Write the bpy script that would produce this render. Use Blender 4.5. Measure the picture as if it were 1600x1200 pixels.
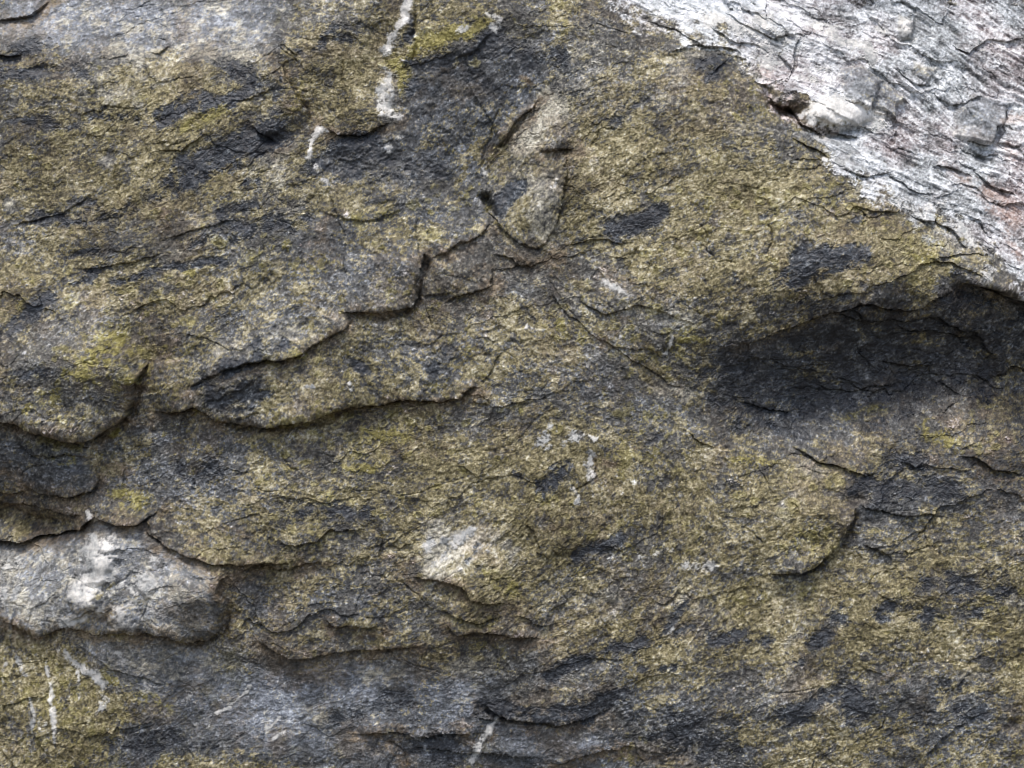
import bpy, math, numpy as np
from mathutils import Vector

for o in list(bpy.data.objects):
    bpy.data.objects.remove(o)
scene = bpy.context.scene

# ------------------------------------------------------------------ camera, sky, sun, exposure
CAM_DIST = 3.2          # metres from the rock face
MID = 1.35              # height of the picture's centre above the ground
cam_data = bpy.data.cameras.new('camera')
cam = bpy.data.objects.new('camera', cam_data)
scene.collection.objects.link(cam)
cam.location = (0.0, -CAM_DIST, MID)
cam.rotation_euler = (math.radians(90), 0, 0)
cam_data.sensor_width = 36.0
cam_data.lens = 36.0 * CAM_DIST / 1.6
cam_data.clip_start = 0.05
cam_data.clip_end = 400
cam_data.dof.use_dof = True
cam_data.dof.focus_distance = CAM_DIST - 0.02
cam_data.dof.aperture_fstop = 7.0
scene.camera = cam
scene.cycles.filter_width = 1.15

SUN_EL, SUN_AZ = math.radians(66), math.radians(197)     # azimuth from +Y, clockwise: behind the camera, a little left
world = bpy.data.worlds.new('World')
scene.world = world
world.use_nodes = True
wn = world.node_tree
wn.nodes.clear()
w_out = wn.nodes.new('ShaderNodeOutputWorld')
w_bg = wn.nodes.new('ShaderNodeBackground')
w_sky = wn.nodes.new('ShaderNodeTexSky')
w_sky.sky_type = 'NISHITA'
w_sky.sun_disc = False
w_sky.sun_elevation = SUN_EL
w_sky.sun_rotation = SUN_AZ
w_sky.air_density = 1.0
w_sky.dust_density = 3.5
w_sky.ozone_density = 0.6
w_bg.inputs['Strength'].default_value = 0.13
wn.links.new(w_sky.outputs[0], w_bg.inputs['Color'])
wn.links.new(w_bg.outputs[0], w_out.inputs['Surface'])

sd = bpy.data.lights.new('sun', 'SUN')
sun = bpy.data.objects.new('sun', sd)
scene.collection.objects.link(sun)
sd.energy = 1.5
sd.angle = math.radians(10)
sd.color = (1.0, 0.97, 0.93)
to_sun = Vector((math.sin(SUN_AZ) * math.cos(SUN_EL), math.cos(SUN_AZ) * math.cos(SUN_EL), math.sin(SUN_EL)))
sun.rotation_euler = to_sun.to_track_quat('Z', 'Y').to_euler()

scene.view_settings.view_transform = 'Standard'
scene.view_settings.look = 'None'
scene.view_settings.gamma = 1.0
scene.view_settings.use_curve_mapping = False
scene.view_settings.exposure = 0.8

# ------------------------------------------------------------------ survey grid of the face
# u runs right and v runs down the face, both in millimetres, 0..1600 and 0..1200 in the photographed part
STEP = 1.42
def axis(lo, hi, n_out, far):
    inner = np.arange(lo, hi, STEP)
    g = np.cumsum(STEP * (1.0 + np.linspace(0, 1, n_out) ** 1.5 * far))
    return np.concatenate([(lo - g)[::-1], inner, inner[-1] + g])
US = axis(-35, 1664, 92, 30)
VS = axis(-50, 1240, 56, 38)
NU, NV = len(US), len(VS)
U, V = np.meshgrid(US, VS)
U = U.astype(np.float32); V = V.astype(np.float32)

rng = np.random.default_rng(7)
TABLES = {}
def vnoise(x, y, cell, seed):
    if seed not in TABLES:
        TABLES[seed] = np.random.default_rng(seed + 100).random((256, 256)).astype(np.float32)
    T = TABLES[seed]
    a = x / cell + 1000.37; b = y / cell + 1000.71
    ia = np.floor(a).astype(np.int32); ib = np.floor(b).astype(np.int32)
    fa = a - ia; fb = b - ib
    fa = fa * fa * (3 - 2 * fa); fb = fb * fb * (3 - 2 * fb)
    ia &= 255; ib &= 255
    ja = (ia + 1) & 255; jb = (ib + 1) & 255
    return (T[ib, ia] * (1 - fa) + T[ib, ja] * fa) * (1 - fb) + (T[jb, ia] * (1 - fa) + T[jb, ja] * fa) * fb
def fbm(x, y, cell, octs, seed, gain=0.55):
    s = 0; a = 1.0; t = 0
    for k in range(octs):
        s = s + a * vnoise(x, y, cell / 2.03 ** k, seed + k); t += a; a *= gain
    return s / t
def smooth(a, b, x):
    t = np.clip((x - a) / (b - a), 0, 1)
    return t * t * (3 - 2 * t)

# beyond the photographed part the rock goes on: same strata, shifted and folded
ou = np.maximum(np.maximum(-35 - U, U - 1664), 0)
ov = np.maximum(np.maximum(-50 - V, V - 1240), 0)
OUT = np.hypot(ou, ov)
fade_out = smooth(0, 400, OUT)
def fold(x, lo, hi):
    p = hi - lo
    t = np.mod(x - lo, 2 * p)
    return lo + np.where(t > p, 2 * p - t, t)
FU = fold(U + 0.25 * ov * np.sin(V / 240), -35, 1664)
FV = fold(V + 0.30 * ou * np.sin(U / 310), -50, 1240)

# raggedness of every traced line
W1 = fbm(U, V, 46, 5, 11) - 0.5
W2 = fbm(U, V, 46, 5, 31) - 0.5
PU = (FU + 26 * W1).astype(np.float32)
PV = (FV + 20 * W2).astype(np.float32)

# ------------------------------------------------------------------ smooth fields through surveyed points
def tps(points, vals, x, y, lam=2e-3):
    P = np.array(points, float) / 400.0
    n = len(P)
    def phi(r2):
        return 0.5 * r2 * np.log(r2 + 1e-9)
    K = phi(((P[:, None] - P[None]) ** 2).sum(-1)) + lam * np.eye(n)
    A = np.zeros((n + 3, n + 3)); A[:n, :n] = K; A[:n, n] = 1; A[:n, n + 1:] = P; A[n, :n] = 1; A[n + 1:, :n] = P.T
    vals = np.array(vals, float)
    if vals.ndim == 1: vals = vals[:, None]
    B = np.zeros((n + 3, vals.shape[1])); B[:n] = vals
    w = np.linalg.solve(A, B)
    gx = np.arange(-60, 1680, 12.0); gy = np.arange(-60, 1280, 12.0)
    GX, GY = np.meshgrid(gx, gy)
    Q = np.stack([GX.ravel(), GY.ravel()], 1) / 400.0
    R = phi(((Q[:, None] - P[None]) ** 2).sum(-1)) @ w[:n] + w[n] + Q @ w[n + 1:]
    R = R.reshape(GX.shape + (vals.shape[1],)).astype(np.float32)
    a = np.clip((x + 60) / 12.0, 0, len(gx) - 1.001); b = np.clip((y + 60) / 12.0, 0, len(gy) - 1.001)
    ia = a.astype(np.int32); ib = b.astype(np.int32)
    fa = (a - ia)[..., None]; fb = (b - ib)[..., None]
    out = (R[ib, ia] * (1 - fa) + R[ib, ia + 1] * fa) * (1 - fb) + (R[ib + 1, ia] * (1 - fa) + R[ib + 1, ia + 1] * fa) * fb
    return out

# relief in millimetres towards the viewer, at rows of surveyed points
REL = {
    -50: [(0, -95), (200, -95), (400, -75), (600, -20), (800, -18), (1000, -60), (1200, -130), (1400, -190), (1640, -235)],
    20: [(0, -62), (150, -62), (300, -55), (420, -38), (560, -4), (640, -6), (800, 0), (960, -8), (1100, -42), (1250, -90), (1400, -135), (1640, -195)],
    90: [(0, -16), (150, -14), (300, -14), (430, 2), (540, -8), (620, -14), (700, 0), (850, 0), (1000, 8), (1120, 4), (1220, -45), (1400, -100), (1640, -160)],
    180: [(0, -4), (200, 2), (400, 4), (480, -8), (600, -12), (700, -10), (850, 2), (1000, 16), (1180, 16), (1270, -15), (1340, -38), (1500, -95), (1640, -135)],
    280: [(0, 2), (200, 8), (420, 8), (520, -10), (640, -12), (760, -14), (840, 8), (1000, 22), (1200, 26), (1340, 8), (1450, -32), (1640, -90)],
    370: [(0, 8), (200, 12), (400, 12), (600, 2), (760, 0), (850, 0), (1000, 26), (1200, 34), (1400, 24), (1520, -6), (1640, -45)],
    435: [(0, 16), (150, 16), (350, 12), (600, 12), (850, -2), (1000, 26), (1200, 38), (1360, 42), (1500, 26), (1640, 2)],
    480: [(0, 22), (140, 28), (260, 12), (450, 16), (800, 2), (960, 20), (1160, 34), (1330, 26), (1480, 8), (1640, -4)],
    540: [(0, 30), (130, 42), (230, 14), (400, 20), (640, 6), (800, 6), (960, 12), (1140, 18), (1300, -24), (1450, -44), (1640, -55)],
    600: [(0, 34), (130, 50), (210, 18), (360, 26), (500, 18), (700, 12), (850, 6), (1000, 4), (1140, -6), (1220, -38), (1300, -66), (1450, -84), (1640, -84)],
    660: [(0, 10), (130, 18), (230, -2), (400, 4), (600, 0), (800, 6), (1000, 8), (1150, -14), (1250, -58), (1340, -50), (1400, -22), (1500, -20), (1640, -28)],
    720: [(0, 2), (100, 6), (180, -6), (400, 4), (700, 8), (900, 12), (1150, 6), (1300, -4), (1450, -6), (1640, -8)],
    800: [(0, -48), (100, -38), (150, -8), (260, -2), (450, 10), (700, 10), (900, 12), (1100, 10), (1250, 18), (1380, -2), (1500, 0), (1640, -2)],
    860: [(0, -12), (150, 12), (280, 6), (380, 2), (600, 10), (800, 12), (1000, 8), (1200, 16), (1320, 2), (1640, 6)],
    930: [(0, 6), (150, 24), (300, 20), (400, -6), (600, 6), (750, 12), (950, 4), (1200, 4), (1400, 10), (1640, 8)],
    1010: [(0, -14), (150, -8), (300, -10), (450, -2), (650, -2), (850, -6), (1000, 2), (1250, 8), (1640, 4)],
    1090: [(0, -6), (200, -10), (400, -30), (600, -34), (750, -22), (900, -8), (1100, 2), (1350, 6), (1640, 2)],
    1160: [(0, -8), (200, -18), (400, -30), (600, -34), (800, -36), (1000, -22), (1200, 0), (1450, -2), (1640, 0)],
    1240: [(0, -14), (300, -34), (600, -48), (900, -44), (1200, -12), (1640, -14)],
}
pts, val = [], []
for yy, row in REL.items():
    for xx, h in row:
        pts.append((xx, yy)); val.append(h if h > -40 else -40 + 0.6 * (h + 40))
D = tps(pts, val, FU, FV, 1e-3)[..., 0]

# foliation direction, degrees above the horizontal
DIR = [(100, 150, 12), (300, 250, 30), (100, 400, 22), (60, 500, 38), (250, 420, 18), (400, 130, 8), (280, 40, 14), (60, 40, 25), (450, 420, 15),
       (600, 300, 18), (620, 440, -35), (550, 130, -8), (720, 200, 30), (820, 200, 55), (1000, 200, 20), (1000, 350, 18), (1250, 420, 14), (1150, 300, 10),
       (1060, 60, -20), (1300, 60, -27), (1450, 200, -28), (1560, 350, -32), (1350, 160, -32), (1500, 440, -22), (1350, 560, -8), (1200, 620, -6),
       (1500, 600, 8), (1400, 720, -6), (1500, 850, 4), (880, 480, -42), (980, 555, -28), (1060, 500, 18), (900, 620, -20), (400, 600, 12),
       (500, 700, -6), (300, 720, 28), (120, 600, 5), (700, 700, -4), (750, 850, 38), (900, 860, 40), (1000, 960, 38), (1200, 1000, 28),
       (1300, 1090, 22), (1500, 1050, 4), (1560, 1150, 15), (200, 900, 20), (40, 900, 58), (60, 1060, -68), (120, 1120, -72), (250, 1050, -24),
       (300, 1150, 28), (500, 1000, -6), (600, 1080, -4), (720, 1150, -6), (900, 1110, 4), (500, 910, -6), (860, 700, 34), (925, 700, -30),
       (945, 755, -80), (870, 790, 66), (1080, 1140, 25), (1380, 860, -5), (1250, 760, -8), (60, 740, -5), (300, 840, -22)]
ang = np.radians([d[2] for d in DIR])
vf = tps([d[:2] for d in DIR], np.stack([np.cos(2 * ang), np.sin(2 * ang)], 1), FU, FV, 1e-3)
TH = 0.5 * np.arctan2(vf[..., 1], vf[..., 0]) + 1.1 * (fbm(U, V, 110, 4, 51) - 0.5)
DXu, DYv = np.cos(TH), -np.sin(TH)

# grain drawn out along the foliation (line integral of noise); computed on the even grid, folded outside
UI = ((U - US[0]) * 0 + np.arange(NU)[None, :]).astype(np.float32)
VI = ((V - VS[0]) * 0 + np.arange(NV)[:, None]).astype(np.float32)
def blur(a, n):
    for _ in range(n):
        a = (np.roll(a, 1, 0) + a * 2 + np.roll(a, -1, 0)) / 4
        a = (np.roll(a, 1, 1) + a * 2 + np.roll(a, -1, 1)) / 4
    return a
def norm(a):
    a = a - a.mean()
    return (a / a.std()).astype(np.float32)
def lic(half, nblur, seed):
    N = norm(blur(np.random.default_rng(seed).random((NV, NU)).astype(np.float32), nblur))
    acc = N.copy()
    for sgn in (1, -1):
        x = UI.copy(); y = VI.copy()
        ix = x.astype(np.int32); iy = y.astype(np.int32)
        for k in range(half):
            x += sgn * DXu[iy, ix]; y += sgn * DYv[iy, ix]
            ix = np.clip(x + 0.5, 0, NU - 1).astype(np.int32); iy = np.clip(y + 0.5, 0, NV - 1).astype(np.int32)
            acc += N[iy, ix] * (1 - (k / half) * 0.6)
    return norm(acc)
L_fine = lic(2, 1, 1)        # crystals a few millimetres long
L_fine2 = lic(3, 1, 2)
L_fine3 = lic(2, 1, 6)
L_fib = lic(11, 1, 8)         # fibres
L_mid = lic(7, 3, 3)         # flakes
L_long = lic(20, 5, 4)       # thin folia
L_band = lic(34, 22, 5)      # bands
speck = norm(blur(rng.random((NV, NU)).astype(np.float32), 1))
iso_a = norm(0.85 * norm(rng.random((NV, NU)).astype(np.float32)) + 0.75 * norm(blur(rng.random((NV, NU)).astype(np.float32), 1)) + 0.4 * norm(blur(rng.random((NV, NU)).astype(np.float32), 3)))
iso_b = norm(0.8 * norm(rng.random((NV, NU)).astype(np.float32)) + 0.8 * norm(blur(rng.random((NV, NU)).astype(np.float32), 1)) + 0.55 * norm(blur(rng.random((NV, NU)).astype(np.float32), 3)))
clump = norm(fbm(U, V, 13, 3, 141, .8))
clump2 = norm(fbm(U, V, 26, 4, 151, .8))
# broken plates: each cell of a jittered lattice is a chip with its own level and tilt
def plates(cell, aspect, deg, seed, tilt):
    c, s_ = math.cos(math.radians(deg)), math.sin(math.radians(deg))
    wu = U + 0.5 * cell * (fbm(U, V, cell * .9, 4, seed + 3) - .5) * 2; wv = V + 0.4 * cell * (fbm(U, V, cell * .9, 4, seed + 9) - .5) * 2
    a = (wu * c - wv * s_) / (cell * aspect); b = (wu * s_ + wv * c) / cell
    R = np.random.default_rng(seed); T = R.random((5, 128, 128)).astype(np.float32)
    ia = np.floor(a).astype(np.int32); ib = np.floor(b).astype(np.int32)
    f1 = np.full(a.shape, 9., np.float32); f2 = f1.copy(); h = np.zeros_like(f1)
    for di in (-1, 0, 1):
        for dj in (-1, 0, 1):
            ci = (ia + di) & 127; cj = (ib + dj) & 127
            dx = a - (ia + di + T[0, cj, ci]); dy = b - (ib + dj + T[1, cj, ci])
            d = dx * dx + dy * dy
            m = d < f1
            f2 = np.where(m, f1, np.minimum(f2, d)); f1 = np.where(m, d, f1)
            h = np.where(m, (T[2, cj, ci] - .5) * 2 + tilt * ((T[3, cj, ci] - .5) * 2 * dx + (T[4, cj, ci] - .35) * 2 * dy), h)
    return h.astype(np.float32), (np.sqrt(f2) - np.sqrt(f1)).astype(np.float32)

far_fade = (1 - smooth(15, 110, OUT)).astype(np.float32)   # beyond the frame the grain is left to the material
for a_ in (L_fine, L_fine2, L_fine3, L_fib, L_mid, L_long, L_band, iso_a, iso_b, speck): a_ *= far_fade

# ------------------------------------------------------------------ distance helpers
def window(pl, r):
    xs = [p[0] for p in pl]; ys = [p[1] for p in pl]
    return (min(xs) - r, max(xs) + r, min(ys) - r, max(ys) + r)
def polydist(pl, x, y):
    """distance, signed side (negative = left hand of the walk as seen), place along 0..1"""
    best = np.full(x.shape, 1e9, np.float32); side = np.zeros_like(best); along = np.zeros_like(best)
    seg = [math.dist(pl[i], pl[i + 1]) for i in range(len(pl) - 1)]
    tot = sum(seg); run = 0
    for i in range(len(pl) - 1):
        ax, ay = pl[i]; bx, by = pl[i + 1]
        tx, ty = (bx - ax) / seg[i], (by - ay) / seg[i]
        rx, ry = x - ax, y - ay
        t = np.clip(rx * tx + ry * ty, 0, seg[i])
        d = np.hypot(rx - t * tx, ry - t * ty)
        m = d < best
        best = np.where(m, d, best)
        side = np.where(m, tx * ry - ty * rx, side)
        along = np.where(m, (run + t) / tot, along)
        run += seg[i]
    return best, side, along
def select(pl, r):
    a, b, c, d = window(pl, r)
    return np.nonzero((PU > a) & (PU < b) & (PV > c) & (PV < d))
def in_poly(pl, x, y):
    c = np.zeros(x.shape, bool)
    n = len(pl)
    for i in range(n):
        x1, y1 = pl[i]; x2, y2 = pl[(i + 1) % n]
        if y1 == y2: continue
        c ^= ((y1 > y) != (y2 > y)) & (x < (x2 - x1) * (y - y1) / (y2 - y1) + x1)
    return c

# ------------------------------------------------------------------ ledges: the rock left of the walk stands proud
SHU = np.zeros_like(D); SHV = np.zeros_like(D)
LEDGES = [
    ([(1150, 540), (1215, 520), (1282, 494), (1335, 474), (1390, 482), (1440, 478), (1495, 452)], 7, 50, 5, 3),
    ([(1395, 505), (1440, 520), (1500, 516), (1540, 530)], 6, 40, 3, 2), ([(1130, 575), (1180, 560), (1240, 562)], 4, 40, 2, 1), ([(1560, 590), (1600, 575), (1640, 580)], 8, 40, 5, 2),
    ([(1000, 30), (1060, 44), (1100, 64), (1150, 76), (1170, 92)], 5, 40, 2, 1),
    ([(1130, 10), (1170, 30), (1210, 50), (1250, 44)], 6, 30, 3, 1), ([(1215, 70), (1240, 100), (1250, 70), (1262, 45)], 5, 25, 3, 1),
    ([(1500, 330), (1530, 345), (1560, 380)], 7, 40, 3, 1), ([(1380, 262), (1420, 290), (1470, 300)], 5, 40, 3, 1), ([(1420, 335), (1462, 345), (1490, 370), (1508, 392)], 7, 30, 3, 1),
    ([(1310, 262), (1350, 275), (1400, 260)], 5, 30, 3, 1), ([(1470, 130), (1510, 150), (1560, 142)], 6, 40, 3, 1), ([(1400, 90), (1450, 120), (1480, 118)], 6, 40, 3, 1),
    ([(1530, 262), (1570, 285), (1610, 300)], 8, 40, 4, 1), ([(1230, 215), (1270, 232), (1300, 250)], 4, 30, 2, 1), ([(1440, 405), (1480, 412), (1530, 440)], 5, 40, 2, 1),
    ([(1200, 560), (1250, 575), (1320, 570)], 5, 40, 2, 1), ([(1280, 600), (1340, 612), (1420, 600)], 5, 40, 2, 1), ([(1340, 530), (1350, 545), (1356, 530)], 5, 25, 3, 1),
    ([(1380, 560), (1430, 572), (1480, 566)], 5, 40, 2, 1), ([(1150, 620), (1210, 640), (1260, 640)], 4, 40, 2, 1), ([(1290, 485), (1340, 500), (1420, 498), (1460, 490)], 9, 50, 3, 2),
    ([(120, 420), (200, 408), (260, 398)], 3, 40, 2, 1), ([(20, 350), (90, 335), (150, 300)], 3, 40, 2, 0), ([(250, 380), (300, 360), (380, 340)], 4, 40, 2, 1),
    ([(800, 410), (830, 418), (850, 405)], 5, 30, 3, 1), ([(770, 395), (800, 402), (820, 420)], 5, 30, 3, 1), ([(885, 380), (930, 372), (985, 380)], 3, 30, 2, 0),
    ([(355, 160), (400, 150), (432, 130)], 4, 30, 2, 1), ([(240, 240), (290, 235), (330, 205)], 3, 30, 2, 0), ([(500, 330), (560, 345), (640, 330)], 3, 40, 1, 0),  # polyline, height mm, reach mm, groove mm, overhang mm
    ([(235, 648), (270, 641), (300, 638), (325, 645), (345, 655), (400, 664), (450, 657), (500, 647), (545, 634), (600, 627), (640, 622), (700, 624), (716, 621), (738, 607), (752, 602)], 24, 130, 10, 6),
    ([(752, 602), (760, 588), (770, 565), (782, 552), (796, 546)], 4, 60, 1, 0),
    ([(290, 610), (340, 590), (400, 567), (465, 551), (500, 532), (538, 520), (551, 505), (546, 492)], 14, 90, 6, 3),
    ([(528, 484), (545, 485), (570, 484), (595, 488), (625, 480), (645, 476), (653, 464), (648, 448), (655, 428), (658, 410), (669, 394)], 20, 110, 8, 6),
    ([(655, 463), (690, 464), (722, 457)], 5, 50, 3, 1),
    ([(698, 478), (715, 467), (745, 453), (770, 447), (776, 434), (773, 415)], 8, 70, 4, 2),
    ([(672, 406), (700, 397), (715, 388), (735, 380), (752, 366), (768, 345)], 7, 60, 4, 2),
    ([(-20, 648), (30, 656), (60, 666), (85, 677), (110, 686), (140, 684), (165, 670), (190, 656), (201, 645), (206, 622), (209, 600), (222, 580), (236, 566)], 30, 110, 12, 8),
    ([(-20, 770), (20, 768), (45, 764)], 6, 40, 3, 2),
    ([(30, 752), (60, 770), (110, 777), (143, 766), (152, 742), (147, 722)], 9, 50, 4, 2),
    ([(40, 710), (90, 712), (140, 716), (152, 700)], 5, 30, 2, 1),
    ([(-20, 842), (30, 845), (55, 831), (100, 826), (128, 822), (150, 801), (180, 812), (210, 818), (230, 806), (245, 795)], 20, 50, 8, 5),
    ([(-20, 785), (40, 790), (90, 802), (135, 806)], 8, 30, 3, 3),
    ([(218, 818), (226, 833), (262, 850), (300, 868), (340, 876), (400, 880), (470, 872)], 9, 60, 4, 2),
    ([(-20, 948), (0, 960), (25, 978), (55, 996), (75, 990), (110, 976), (150, 986), (180, 982), (215, 989), (240, 986)], 9, 30, 5, 3),
    ([(215, 986), (240, 986), (270, 993), (300, 1003), (325, 1000), (341, 985), (352, 962), (352, 942), (343, 925), (346, 905), (362, 894)], 19, 50, 8, 5),
    ([(362, 894), (400, 882), (440, 884), (500, 876)], 10, 60, 4, 2),
    ([(112, 968), (140, 955), (165, 953), (185, 945)], 8, 30, 3, 1),
    ([(505, 968), (525, 981), (560, 977), (590, 971)], 9, 50, 5, 3),
    ([(640, 900), (680, 902), (720, 912), (735, 932), (760, 943), (805, 950)], 10, 60, 5, 2),
    ([(684, 950), (715, 960), (755, 970), (790, 962)], 6, 30, 3, 1),
    ([(690, 972), (715, 986), (745, 979), (775, 986), (800, 993), (855, 994)], 12, 50, 6, 4),
    ([(800, 960), (840, 972), (880, 970)], 5, 30, 3, 1),
    ([(395, 1003), (440, 1020), (470, 1033), (500, 1028), (540, 1019), (600, 1012), (632, 1014), (665, 1003)], 13, 60, 5, 2),
    ([(745, 1100), (790, 1125), (825, 1127), (870, 1136), (900, 1129), (945, 1114)], 9, 34, 5, 2),
    ([(735, 1128), (780, 1127), (810, 1124)], 4, 20, 3, 1),
    ([(540, 1152), (580, 1151), (615, 1149), (650, 1156), (700, 1148), (760, 1150)], 9, 40, 4, 2),
    ([(605, 1160), (622, 1182), (645, 1215)], -9, 60, 2, 0),
    ([(640, 1175), (720, 1180), (790, 1186), (850, 1190)], 6, 30, 3, 1),
    ([(860, 1200), (920, 1186), (980, 1172), (1060, 1185)], 7, 40, 3, 1),
    ([(1200, 896), (1250, 892), (1277, 882), (1306, 850), (1322, 822), (1334, 800), (1340, 788)], 14, 70, 9, 2),
    ([(1240, 700), (1290, 724), (1330, 738), (1352, 746), (1376, 740)], 6, 50, 3, 1),
    ([(1340, 790), (1380, 798), (1430, 802), (1460, 799), (1482, 812)], 7, 40, 3, 2),
    ([(1350, 845), (1375, 857), (1392, 870), (1396, 884)], 6, 40, 3, 1),
    ([(1410, 728), (1430, 732), (1450, 722)], 5, 30, 3, 1),
    ([(1490, 712), (1530, 712), (1560, 730), (1600, 742)], 6, 40, 3, 1),
    ([(1440, 502), (1470, 497), (1500, 505), (1525, 518), (1546, 542), (1561, 550), (1556, 566)], 10, 60, 4, 3),
    ([(1326, 478), (1340, 490), (1352, 507)], 7, 40, 3, 1),
    ([(1480, 592), (1505, 607), (1522, 620)], 8, 40, 3, 2),
    ([(1475, 648), (1490, 632), (1512, 622)], 4, 25, 2, 0),
    ([(1490, 444), (1520, 447), (1550, 449), (1578, 463), (1640, 470)], 34, 80, 10, 7),
    ([(748, 300), (760, 333), (790, 358), (815, 376), (841, 384), (860, 357), (872, 335), (879, 310), (884, 270), (888, 236)], 6, 45, 3, 1),
    ([(770, 226), (784, 221), (800, 206), (826, 176), (842, 158)], 7, 50, 4, 2),
    ([(842, 244), (870, 240), (905, 229)], 9, 40, 4, 2),
    ([(925, 190), (932, 196), (946, 194)], 4, 20, 2, 1),
    ([(500, 212), (515, 207), (535, 211), (560, 207), (590, 190), (612, 184)], 8, 60, 4, 3),
    ([(700, 96), (740, 80), (775, 57)], 6, 40, 3, 1),
    ([(395, 196), (425, 212), (440, 222)], 8, 50, 5, 3),
    ([(430, 82), (432, 98), (446, 128), (456, 150), (480, 176), (490, 196)], -7, 70, 3, 0),
    ([(434, 62), (448, 66), (462, 84), (450, 98)], 5, 30, 2, 1),
    ([(-20, 22), (28, 18), (50, 8), (70, -12)], 10, 60, 4, 2),
    ([(-20, 80), (18, 84), (42, 84)], 9, 50, 4, 3),
    ([(230, 76), (245, 79), (270, 69)], 4, 20, 2, 1),
    ([(850, 450), (880, 488), (930, 524), (980, 558), (1020, 576), (1042, 596), (1075, 608)], 3, 50, 2, 0),
    ([(940, 560), (960, 546), (1010, 545), (1050, 560)], 3, 40, 1, 0),
    ([(900, 470), (950, 490), (1000, 478), (1045, 492), (1090, 515)], 6, 40, 2, 1),
    ([(1200, 140), (1215, 155), (1240, 160), (1258, 190), (1290, 208)], 16, 50, 7, 4),
    ([(1288, 196), (1320, 204), (1356, 214)], 12, 30, 5, 3),
    ([(1270, 176), (1310, 192), (1345, 192), (1374, 180)], 10, 30, 2, 3),
    ([(1320, 150), (1345, 158), (1366, 166), (1372, 140), (1390, 124)], 8, 40, 2, 2),
    ([(1372, 156), (1400, 176), (1406, 158), (1422, 148)], 7, 30, 2, 2),
    ([(1520, 212), (1562, 216), (1572, 190), (1600, 160)], 10, 60, 3, 3),
    ([(1395, 245), (1400, 190), (1420, 180)], -5, 40, 1, 0),
    ([(1100, 32), (1150, 60), (1185, 62), (1200, 72)], 5, 30, 2, 1),
    ([(1456, 40), (1440, 52), (1420, 50)], 6, 20, 2, 1),
    ([(1505, 55), (1540, 66), (1570, 44), (1620, 40)], 9, 40, 4, 2),
    ([(1465, 262), (1470, 250), (1510, 262), (1530, 276)], 7, 40, 3, 1),
    ([(1040, 82), (1070, 72), (1100, 64), (1130, 72)], 6, 30, 3, 1),
    ([(1105, 124), (1120, 108), (1138, 92)], 4, 20, 2, 0),
    ([(1190, 104), (1198, 120), (1196, 140)], -7, 30, 3, 1),
    ([(430, 844), (465, 849), (490, 847), (505, 840), (514, 828), (540, 831), (575, 821)], 6, 50, 2, 1),
    ([(575, 818), (592, 830), (597, 846), (588, 868), (596, 882), (615, 890)], -4, 40, 2, 0),
    ([(712, 730), (728, 728), (745, 746), (756, 756)], 5, 30, 3, 1),
    ([(1074, 672), (1084, 687), (1102, 694), (1124, 697)], 4, 30, 2, 0),
    ([(1438, 1205), (1446, 1180), (1465, 1160), (1488, 1140), (1515, 1130)], 7, 50, 4, 1),
    ([(1500, 1118), (1520, 1124), (1550, 1116)], 4, 30, 2, 1),
    ([(1370, 922), (1395, 940), (1410, 946)], 4, 30, 2, 1),
    ([(50, 1135), (64, 1160), (76, 1195)], 5, 30, 3, 1),
    ([(0, 1172), (20, 1190), (45, 1215)], 5, 30, 2, 1),
    ([(940, 965), (955, 985), (960, 1000)], -4, 30, 3, 0),
    ([(968, 916), (970, 935), (962, 952)], -5, 50, 2, 0),
    ([(1020, 940), (1040, 938), (1065, 925)], 4, 30, 2, 1),
    ([(1342, 1042), (1370, 1052), (1388, 1060)], 3, 20, 2, 0),
    ([(120, 1008), (150, 1030), (166, 1045), (200, 1055), (260, 1072)], 5, 40, 2, 0),
    ([(345, 725), (370, 735), (400, 735)], 2, 30, 1, 0),
    ([(100, 690), (130, 700), (160, 702)], 4, 30, 2, 1),
    ([(345, 655), (380, 650), (420, 640)], 3, 40, 1, 0),
]
def ledge(pl, h, L, g, u):
    r = 3.2 * L + 30
    idx = select(pl, r)
    if len(idx[0]) == 0: return
    x = PU[idx]; y = PV[idx]
    d, s, t = polydist(pl, x, y)
    total = sum(math.dist(pl[i], pl[i + 1]) for i in range(len(pl) - 1))
    e = min(0.45, 22.0 / total + 0.06)
    # off-frame ends need no taper
    ta = smooth(0, e, t) if pl[0][0] > -10 and pl[0][1] > -10 else 1.0
    tb = smooth(0, e, 1 - t) if pl[-1][0] < 1620 and pl[-1][1] < 1200 else 1.0
    vary = 0.55 + 0.9 * vnoise(x, y, 55, 77)
    taper = ta * tb * vary
    hi = s < 0
    # d is also the distance past the ends: kill there
    up = 1.1 * abs(h) * np.exp(-d / L) * (0.78 + 0.22 * (1 - np.exp(-d / 4.0)))
    lo = -1.4 * g * np.exp(-d / 7.0)
    if h < 0: hi = ~hi
    end_kill = np.where((t <= 0) | (t >= 1), np.exp(-d / 12.0), 1.0)
    D[idx] += np.where(hi, up, lo) * taper * end_kill
    if u > 0:
        # the proud lip leans out over the groove
        gx = gy = None
        q = np.where(hi, np.exp(-d / (2.2 * u)), 0.25 * np.exp(-d / (1.5 * u))) * u * taper * end_kill
        tx = pl[-1][0] - pl[0][0]; ty = pl[-1][1] - pl[0][1]; n = math.hypot(tx, ty)
        nx, ny = -ty / n, tx / n            # right hand of the walk
        if h < 0: nx, ny = -nx, -ny
        SHU[idx] += nx * q * 0.5; SHV[idx] += ny * q * 0.9
for a in LEDGES: ledge(*a)
SHADE_STAINED = [a[0] for a in LEDGES if abs(a[1]) >= 7 and a[0][0][0] < 1200]

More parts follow.
